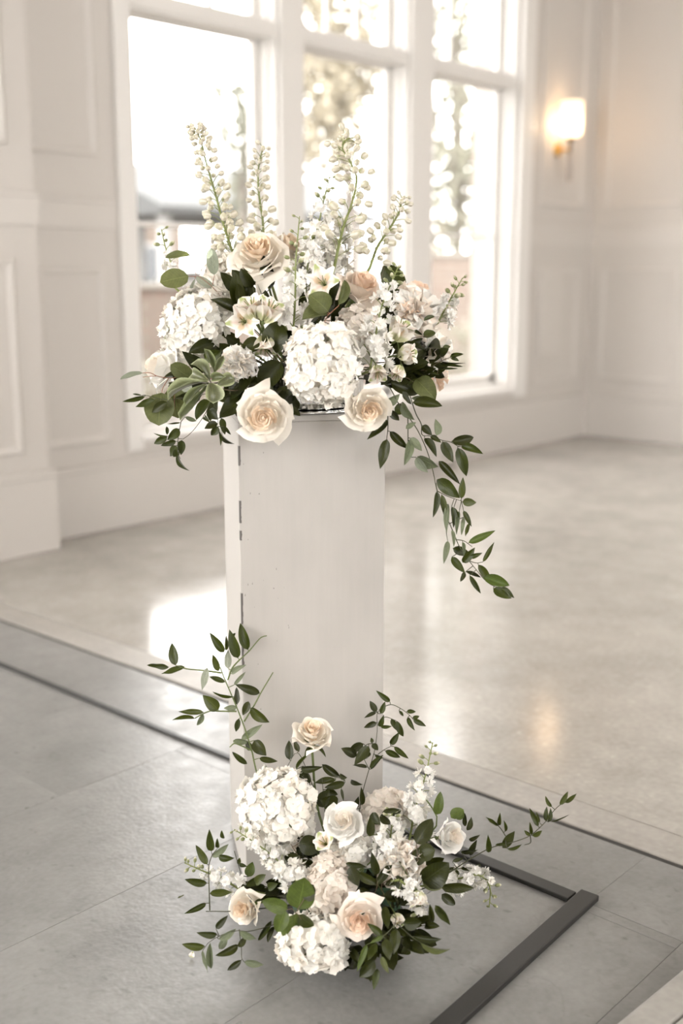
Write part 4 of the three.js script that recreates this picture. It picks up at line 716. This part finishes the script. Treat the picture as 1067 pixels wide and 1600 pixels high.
hydrangea('small greenish white hydrangea tuft under the upward-facing white rose', 545, 1330, 2.22, 30, 24, 25, [0.1, 0.2, 0.9], PM.hyd, FL, HG, 60);
carnation('carnation', 'frilled blush carnation right of the middle of the floor flowers', 'carnation', 628, 1354, 2.17, 29, [-0.1, 0.35, 0.9], [PM.blush, PM.whiteIn, PM.white], FL, null, 48);
const SL = 'white stock spikes in the floor flowers';
spike('stock_spike', 'white stock spike rising highest at the right of the floor flowers', 'flower spike', SL, [640, 1310, 650, 1260, 665, 1210, 676, 1160], 2.30, { ...stock, n: 28, bloom: 0.7, reach: 20, size: 30 }, FL);
spike('stock_spike', 'white stock with two upright buds between the white rose and the carnation', 'flower spike', SL, [605, 1350, 608, 1320, 612, 1290, 612, 1266], 2.20, { ...stock, n: 26, bloom: 0.8, reach: 24, size: 29 }, FL);
spike('stock_spike', 'white stock cluster below the largest floor hydrangea', 'flower spike', SL, [470, 1385, 445, 1355, 410, 1325, 366, 1296], 2.18, { ...stock, n: 34, bloom: 0.82, reach: 20, size: 27 }, FL);
spike('stock_spike', 'loose white stock spike at the far left of the floor flowers', 'flower spike', SL, [375, 1390, 345, 1372, 315, 1360, 288, 1348], 2.22, { ...stock, n: 17, bloom: 0.6, reach: 13, size: 22 }, FL);
spike('stock_spike', 'white stock spike with drooping buds at the far right of the floor flowers', 'flower spike', SL, [690, 1380, 720, 1372, 750, 1368, 765, 1385, 764, 1418], 2.27, { ...stock, n: 24, bloom: 0.66, reach: 17, size: 24 }, FL);
spike('stock_spike', 'white stock hanging below the blush carnation', 'flower spike', SL, [625, 1375, 640, 1390, 652, 1408, 655, 1428], 2.12, { ...stock, n: 14, bloom: 0.9, reach: 12, size: 24, sizeTip: 16 }, FL);
const AL = 'lilies of the lower arrangement';
alstro('white lily under the blush carnation in the floor flowers', 650, 1392, 2.12, 30, [0.2, -0.8, 0.6], FL, AL, 0.9);
alstro('white lily petals just right of the white rose in the floor flowers', 636, 1318, 2.22, 28, [0.6, -0.2, 0.75], FL, AL, 0.9);
alstro('pale lily tucked under the upward-facing white rose', 512, 1322, 2.20, 30, [-0.3, 0.7, 0.6], FL, AL, 0.8);
alstro('small white lily bud among the dark leaves at the lower right', 617, 1428, 2.12, 24, [0.3, -0.5, 0.8], FL, AL, 0.6);

spray('upright_vine', 'leafy vine climbing the left edge of the pedestal from the floor flowers', 'vine', null, [220, 960, 5.081], 2.33,
  [[940, 1300, 880, 1080, 820, 890, 770, 760, 720, 640, 660, 500, 630, 420], [640, 465, 500, 445, 350, 430, 300, 412], [690, 520, 730, 420, 860, 290, 960, 180, 1000, 170], [760, 770, 620, 768, 560, 765, 490, 790, 430, 825], [820, 850, 900, 720, 960, 610, 1050, 460], [880, 1080, 790, 1040, 740, 1025, 705, 1055]],
  [[275, 405, 247, 226, 84, 'm', 0], [225, 418, 48, 402, 52, 'm'], [345, 415, 163, 472, 50, 'm'], [527, 425, 485, 605, 66, 's', 15], [660, 300, 546, 143, 70, 'm', 5], [770, 347, 703, 118, 92, 'm', 0], [850, 282, 790, 68, 88, 'm', 0], [675, 287, 675, 165, 32, 'm'], [720, 180, 752, 148, 22, 'm'], [615, 450, 570, 318, 58, 'm'], [690, 430, 692, 278, 62, 's', 20], [670, 537, 545, 494, 48, 'm'], [720, 472, 838, 400, 48, 'p'], [740, 560, 832, 454, 34, 'p'], [945, 627, 748, 556, 76, 'd', 0], [765, 717, 760, 578, 58, 'd'], [740, 652, 568, 612, 28, 'm'], [615, 757, 490, 640, 108, 'm', 0], [497, 776, 298, 772, 50, 'm'], [427, 826, 248, 840, 36, 'm'], [492, 785, 445, 882, 44, 'p'], [760, 742, 658, 745, 52, 'p'], [870, 740, 1022, 857, 88, 'm', 10], [855, 690, 808, 802, 66, 'd'], [780, 825, 755, 932, 50, 'm'], [798, 992, 967, 873, 62, 'p', 10], [900, 1000, 997, 1122, 108, 'd', 5], [735, 1000, 862, 1012, 54, 'p', 20], [845, 1187, 724, 1090, 50, 'm', 0], [940, 1142, 1087, 1166, 54, 'd', 0], [892, 1062, 830, 1020, 66, 'd'], [960, 1260, 1000, 1200, 44, 's']], { into: FL, r: 0.0026, reach: 10, stem: S.green });
spray('upright_vine', 'thin leafy vine in front of the right edge of the pedestal', 'vine', null, [520, 1070, 5.335], 2.33,
  [[215, 1120, 225, 1020, 250, 890, 300, 710, 345, 560, 370, 380, 375, 220, 430, 185], [430, 180, 490, 165, 560, 195, 630, 245, 660, 275], [385, 345, 430, 270, 530, 300], [375, 580, 430, 540, 490, 510], [340, 490, 290, 495, 240, 540], [300, 700, 260, 620]],
  [[475, 140, 358, 46, 50, 'm', 0], [365, 225, 308, 133, 58, 'd'], [360, 230, 260, 277, 34, 'd'], [365, 315, 258, 357, 54, 'd', 0], [400, 240, 435, 138, 50, 'm'], [385, 347, 425, 248, 50, 'm'], [395, 345, 492, 345, 34, 'm'], [485, 285, 542, 387, 50, 'm'], [530, 300, 587, 432, 60, 'm', 5], [615, 222, 692, 225, 40, 'm'], [550, 215, 587, 262, 28, 'm'], [625, 270, 684, 383, 44, 'm'], [670, 290, 777, 346, 50, 'm', 0], [665, 276, 722, 260, 38, 'm'], [480, 497, 552, 394, 58, 'm', 5], [435, 550, 562, 606, 58, 'm', 0], [510, 515, 632, 616, 50, 'm', 0], [350, 580, 422, 612, 32, 'm'], [315, 705, 422, 584, 50, 'm'], [330, 490, 378, 547, 54, 'd'], [255, 490, 128, 562, 76, 'd', 5], [200, 592, 68, 528, 84, 'd', 10], [300, 512, 178, 672, 92, 'd', 5], [285, 687, 163, 670, 34, 'd'], [292, 605, 257, 538, 54, 'd'], [330, 487, 320, 440, 32, 'm'], [245, 1000, 235, 848, 50, 'd'], [180, 1030, 215, 928, 54, 'd'], [150, 798, 250, 832, 44, 'd']], { into: FL, r: 0.0014, reach: 18 });
spray('creeping_vine', 'long thin vine reaching out right over the floor toward the slab edge', 'vine', null, [680, 1220, 4.446], 2.24,
  [[-60, 740, 95, 640, 280, 520, 400, 460, 560, 420, 660, 380, 720, 330, 765, 285, 830, 200, 870, 165, 900, 145], [490, 385, 440, 315, 355, 255], [490, 440, 490, 385], [95, 625, 200, 605, 300, 610], [660, 380, 660, 430, 620, 445]],
  [[370, 497, 365, 373, 44, 'm', 0], [470, 467, 552, 348, 72, 'd', 5], [440, 307, 450, 218, 32, 'm'], [435, 312, 350, 252, 26, 'm'], [485, 352, 475, 273, 28, 'm'], [420, 442, 512, 425, 25, 'm'], [500, 472, 602, 440, 28, 'm'], [715, 317, 653, 188, 40, 'm', 0], [725, 292, 700, 213, 20, 'm'], [770, 282, 775, 178, 34, 'm'], [785, 287, 800, 188, 36, 'm'], [665, 372, 655, 284, 28, 'm'], [660, 377, 618, 344, 28, 'm'], [675, 382, 742, 344, 40, 'm'], [810, 182, 765, 104, 28, 'm'], [865, 167, 922, 73, 40, 'm', 0], [900, 152, 982, 88, 34, 'm', 0], [805, 282, 928, 236, 10, 'm'], [240, 517, 290, 408, 44, 'd'], [180, 492, 297, 480, 34, 'd'], [235, 412, 312, 374, 34, 'd'], [205, 317, 205, 223, 34, 'd'], [220, 345, 250, 250, 46, 'd'], [150, 268, 195, 198, 70, 'f', 0], [120, 560, 200, 535, 30, 'd'], [180, 600, 240, 625, 24, 'd'], [140, 620, 165, 655, 22, 'd'], [290, 600, 320, 580, 36, 'd'], [130, 600, 60, 650, 30, 'd']], { into: FL, r: 0.0016, reach: 24, slope: 0.06 });
const low = (label, frame, d, stems, leaves, o = {}) => salal(label, frame, d, stems, leaves, { g: LG2, into: FL, ...o });
low('sprig with a large dark leaf right of the blush carnation', [540, 1220, 5.335], 2.16, [[600, 900, 640, 830], [600, 880, 600, 620]], [[640, 835, 862, 680, 205, 'd', 0], [800, 892, 1072, 892, 85, 'd', 0], [800, 945, 912, 1035, 76, 'd', 0], [590, 525, 722, 315, 140, 'd', 5], [745, 575, 595, 625, 135, 'd'], [640, 842, 805, 892, 66, 'o', 20], [560, 700, 640, 560, 120, 'd']]);
low('dark pointed leaves left of the blush carnation', [540, 1220, 5.335], 2.15, [[260, 900, 260, 780], [300, 900, 300, 860]], [[205, 462, 212, 278, 80, 'd', 0], [230, 262, 292, 372, 72, 'd'], [300, 285, 372, 364, 76, 'd'], [310, 255, 462, 240, 50, 'd'], [262, 782, 213, 588, 78, 'd', 0], [263, 862, 398, 666, 80, 'd', 0], [98, 768, 285, 864, 88, 'd', 0], [0, 690, 185, 722, 56, 'd'], [30, 720, 110, 880, 110, 'd'], [110, 900, 275, 985, 110, 'd'], [320, 950, 460, 995, 95, 'd'], [400, 800, 540, 940, 110, 'd'], [330, 870, 460, 800, 60, 'd'], [420, 930, 550, 1040, 110, 'd']], { shape: 'lance' });
low('sprig of bright green pointed leaves left of the lower blush flowers', [400, 1300, 5.335], 2.08, [[390, 760, 340, 660, 300, 640]], [[352, 645, 405, 378, 225, 'f', 0], [262, 645, 48, 575, 118, 'f', 5], [242, 650, 175, 835, 120, 'f', 0], [330, 680, 315, 940, 235, 'f', -8], [400, 560, 480, 440, 120, 'd'], [360, 690, 485, 780, 110, 'm']], { stem: S.brown });
low('dark leaves under the largest floor hydrangea', [400, 1300, 5.335], 2.20, [[380, 240, 290, 100]], [[360, 90, 545, 135, 160, 'd', 0], [262, 262, 365, 195, 110, 'd'], [130, 738, 18, 905, 46, 'm', 0], [155, 788, 98, 922, 40, 'd'], [230, 808, 188, 955, 52, 'm', 0], [-5, 430, 82, 355, 66, 'm'], [380, 330, 300, 420, 80, 'd'], [100, 470, 180, 430, 60, 'm']]);
spray('leafy_twig', 'upright leafy twig on a cut stick at the far left of the floor flowers', 'leafy twig', null, [270, 1280, 6.669], 2.20,
  [[560, 962, 460, 960, 345, 960], [385, 950, 375, 600, 375, 480, 410, 370]],
  [[402, 332, 380, 102, 92, 'm', 0], [360, 472, 238, 268, 88, 'm', 0], [410, 395, 582, 258, 76, 'p', 10], [478, 390, 642, 405, 82, 'm', 0], [357, 667, 123, 625, 92, 'm', 0], [385, 772, 622, 760, 88, 'm', 0], [350, 875, 118, 985, 66, 'm', 0], [470, 297, 463, 193, 48, 'm'], [530, 202, 510, 113, 50, 'm']], { into: FL, r: 0.002, reach: 16 });
spray('leafy_twig', 'leafy stem behind the far left cream rose of the floor flowers', 'leafy twig', null, [270, 1280, 6.669], 2.24,
  [[760, 760, 730, 650, 690, 500, 640, 330], [720, 590, 640, 580, 560, 585]], [[680, 470, 700, 400, 46, 'm'], [690, 470, 775, 492, 46, 'm'], [782, 600, 832, 443, 115, 'f', 0], [760, 690, 968, 573, 88, 'm', 0], [658, 682, 782, 640, 55, 'm'], [720, 642, 752, 724, 86, 'd'], [930, 857, 1072, 768, 125, 'f', 10]], { into: FL, r: 0.0014, reach: 20 });
spray('leafy_twig', 'twig of leaves lying low on the floor at the lower left', 'leafy twig', null, [270, 1400, 5.928], 2.12,
  [[680, 330, 600, 320, 430, 370, 310, 450, 280, 500], [615, 310, 635, 490, 640, 580, 670, 620]],
  [[400, 302, 512, 178, 66, 'd', 0], [410, 357, 218, 338, 72, 'm', 0], [300, 467, 83, 445, 82, 'm', 0], [425, 402, 587, 300, 76, 'p', 15], [430, 492, 512, 368, 76, 'p', 20], [607, 450, 393, 552, 84, 'd', 0], [345, 430, 356, 672, 70, 'p', 0], [275, 508, 322, 706, 46, 'p', 30], [620, 330, 772, 397, 76, 'p', 10], [608, 472, 682, 370, 66, 'd'], [635, 592, 503, 688, 66, 'd', 0], [663, 607, 842, 637, 72, 'p', 0]], { into: FL, r: 0.0013, reach: 14 });
spray('leafy_twig', 'drooping leaves at the lower right under the open blush rose', 'leafy twig', null, [540, 1380, 5.335], 2.05,
  [[420, 330, 330, 430, 310, 450, 220, 490], [430, 340, 560, 455]],
  [[745, 185, 872, 350, 76, 'm', 0, 0.02], [700, 172, 717, 323, 55, 'd', 0, 0.02], [568, 442, 802, 465, 66, 'd', 10], [620, 492, 872, 548, 50, 'o', 25], [322, 190, 352, 383, 80, 'd', 0], [302, 430, 178, 332, 66, 'm', 10], [322, 430, 203, 502, 46, 'f'], [177, 510, 93, 742, 55, 'f', 0], [252, 500, 183, 642, 76, 'm', 0], [240, 640, 113, 785, 115, 'd', 0], [330, 460, 367, 645, 95, 'd', 0], [300, 610, 362, 756, 55, 'o', 10], [265, 712, 233, 892, 66, 'm', 0], [480, 330, 634, 325, 130, 'd', 5], [420, 380, 400, 600, 100, 'd', 10]], { into: FL, r: 0.0014, reach: 18 });
spray('leafy_twig', 'dark leaves round the stem of the upright rose before the pedestal', 'leafy twig', null, [340, 1080, 5.335], 2.26,
  [[900, 1050, 885, 900, 870, 720], [800, 800, 660, 510, 585, 620], [880, 760, 1000, 720, 1060, 740]],
  [[600, 572, 595, 408, 80, 'd', 0], [680, 502, 640, 413, 50, 'd'], [655, 652, 767, 518, 34, 'm'], [695, 645, 882, 627, 66, 'd', 0], [690, 672, 782, 784, 96, 'd', 0], [870, 610, 1022, 713, 76, 'd', 0], [985, 742, 808, 765, 60, 'd'], [1062, 762, 890, 803, 72, 'd', 0], [900, 820, 1003, 862, 76, 'd'], [1000, 935, 855, 905, 150, 'd'], [1030, 812, 1050, 918, 26, 'd'], [840, 960, 930, 820, 120, 'd'], [1020, 700, 1080, 720, 56, 'd']], { into: FL, r: 0.0013, reach: 18 });
low('green leaves beside the tall white stock at the right of the floor flowers', [520, 1070, 5.335], 2.27, [[870, 1160, 860, 1080, 780, 960]], [[865, 1082, 897, 888, 80, 'f', 0], [410, 1062, 572, 1044, 66, 'd'], [330, 1062, 392, 1163, 66, 'd'], [400, 1082, 482, 1163, 66, 'd'], [985, 1110, 1090, 1040, 80, 'f']], { r: 0.003, stem: S.green });
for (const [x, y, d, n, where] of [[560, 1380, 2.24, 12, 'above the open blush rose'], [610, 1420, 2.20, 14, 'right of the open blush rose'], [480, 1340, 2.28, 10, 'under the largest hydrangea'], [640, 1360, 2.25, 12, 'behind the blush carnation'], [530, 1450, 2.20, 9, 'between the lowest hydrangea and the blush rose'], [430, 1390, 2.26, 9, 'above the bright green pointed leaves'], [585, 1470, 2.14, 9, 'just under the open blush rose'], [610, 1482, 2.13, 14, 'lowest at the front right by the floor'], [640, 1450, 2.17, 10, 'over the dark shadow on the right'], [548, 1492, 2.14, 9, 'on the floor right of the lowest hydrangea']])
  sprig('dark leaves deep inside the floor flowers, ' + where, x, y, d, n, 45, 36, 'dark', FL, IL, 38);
// fallen bits on the tiles
{
  const a = thing('fallen_petal', 'tiny cream petal fallen on the floor left of the flowers', 'petal', at(298, 1494, 2.216).setY(0.002)); const m = part('petal_blade', tepal[0], PM.tinted, a); m.scale.setScalar(0.012); m.rotation.set(0.4, 0.6, 0.2);
  const b = thing('fallen_leaf', 'tiny dry leaf scrap fallen on the floor at the far left', 'leaf', at(282, 1398, 2.43).setY(0.002)); leaf(b, b.position.clone().add(V(-0.008, 0.001, 0)), b.position.clone().add(V(0.008, 0.003, 0.002)), 0.005, V(0, 1, 0), 0.2, 'lance', G.olive);
  const c = thing('water_drop', 'single clear water drop on the tile right of the flowers', 'water drop', at(692, 1433, 2.36).setY(0.0)); part('drop', new THREE.SphereGeometry(0.004, 16, 8, 0, 6.3, 0, 1.57).scale(1, 0.6, 1), phy({ color: lin(1, 1, 1), transmission: 1, thickness: 0.003, roughness: 0, ior: 1.33 }), c);
}

renderer.render(scene, camera);
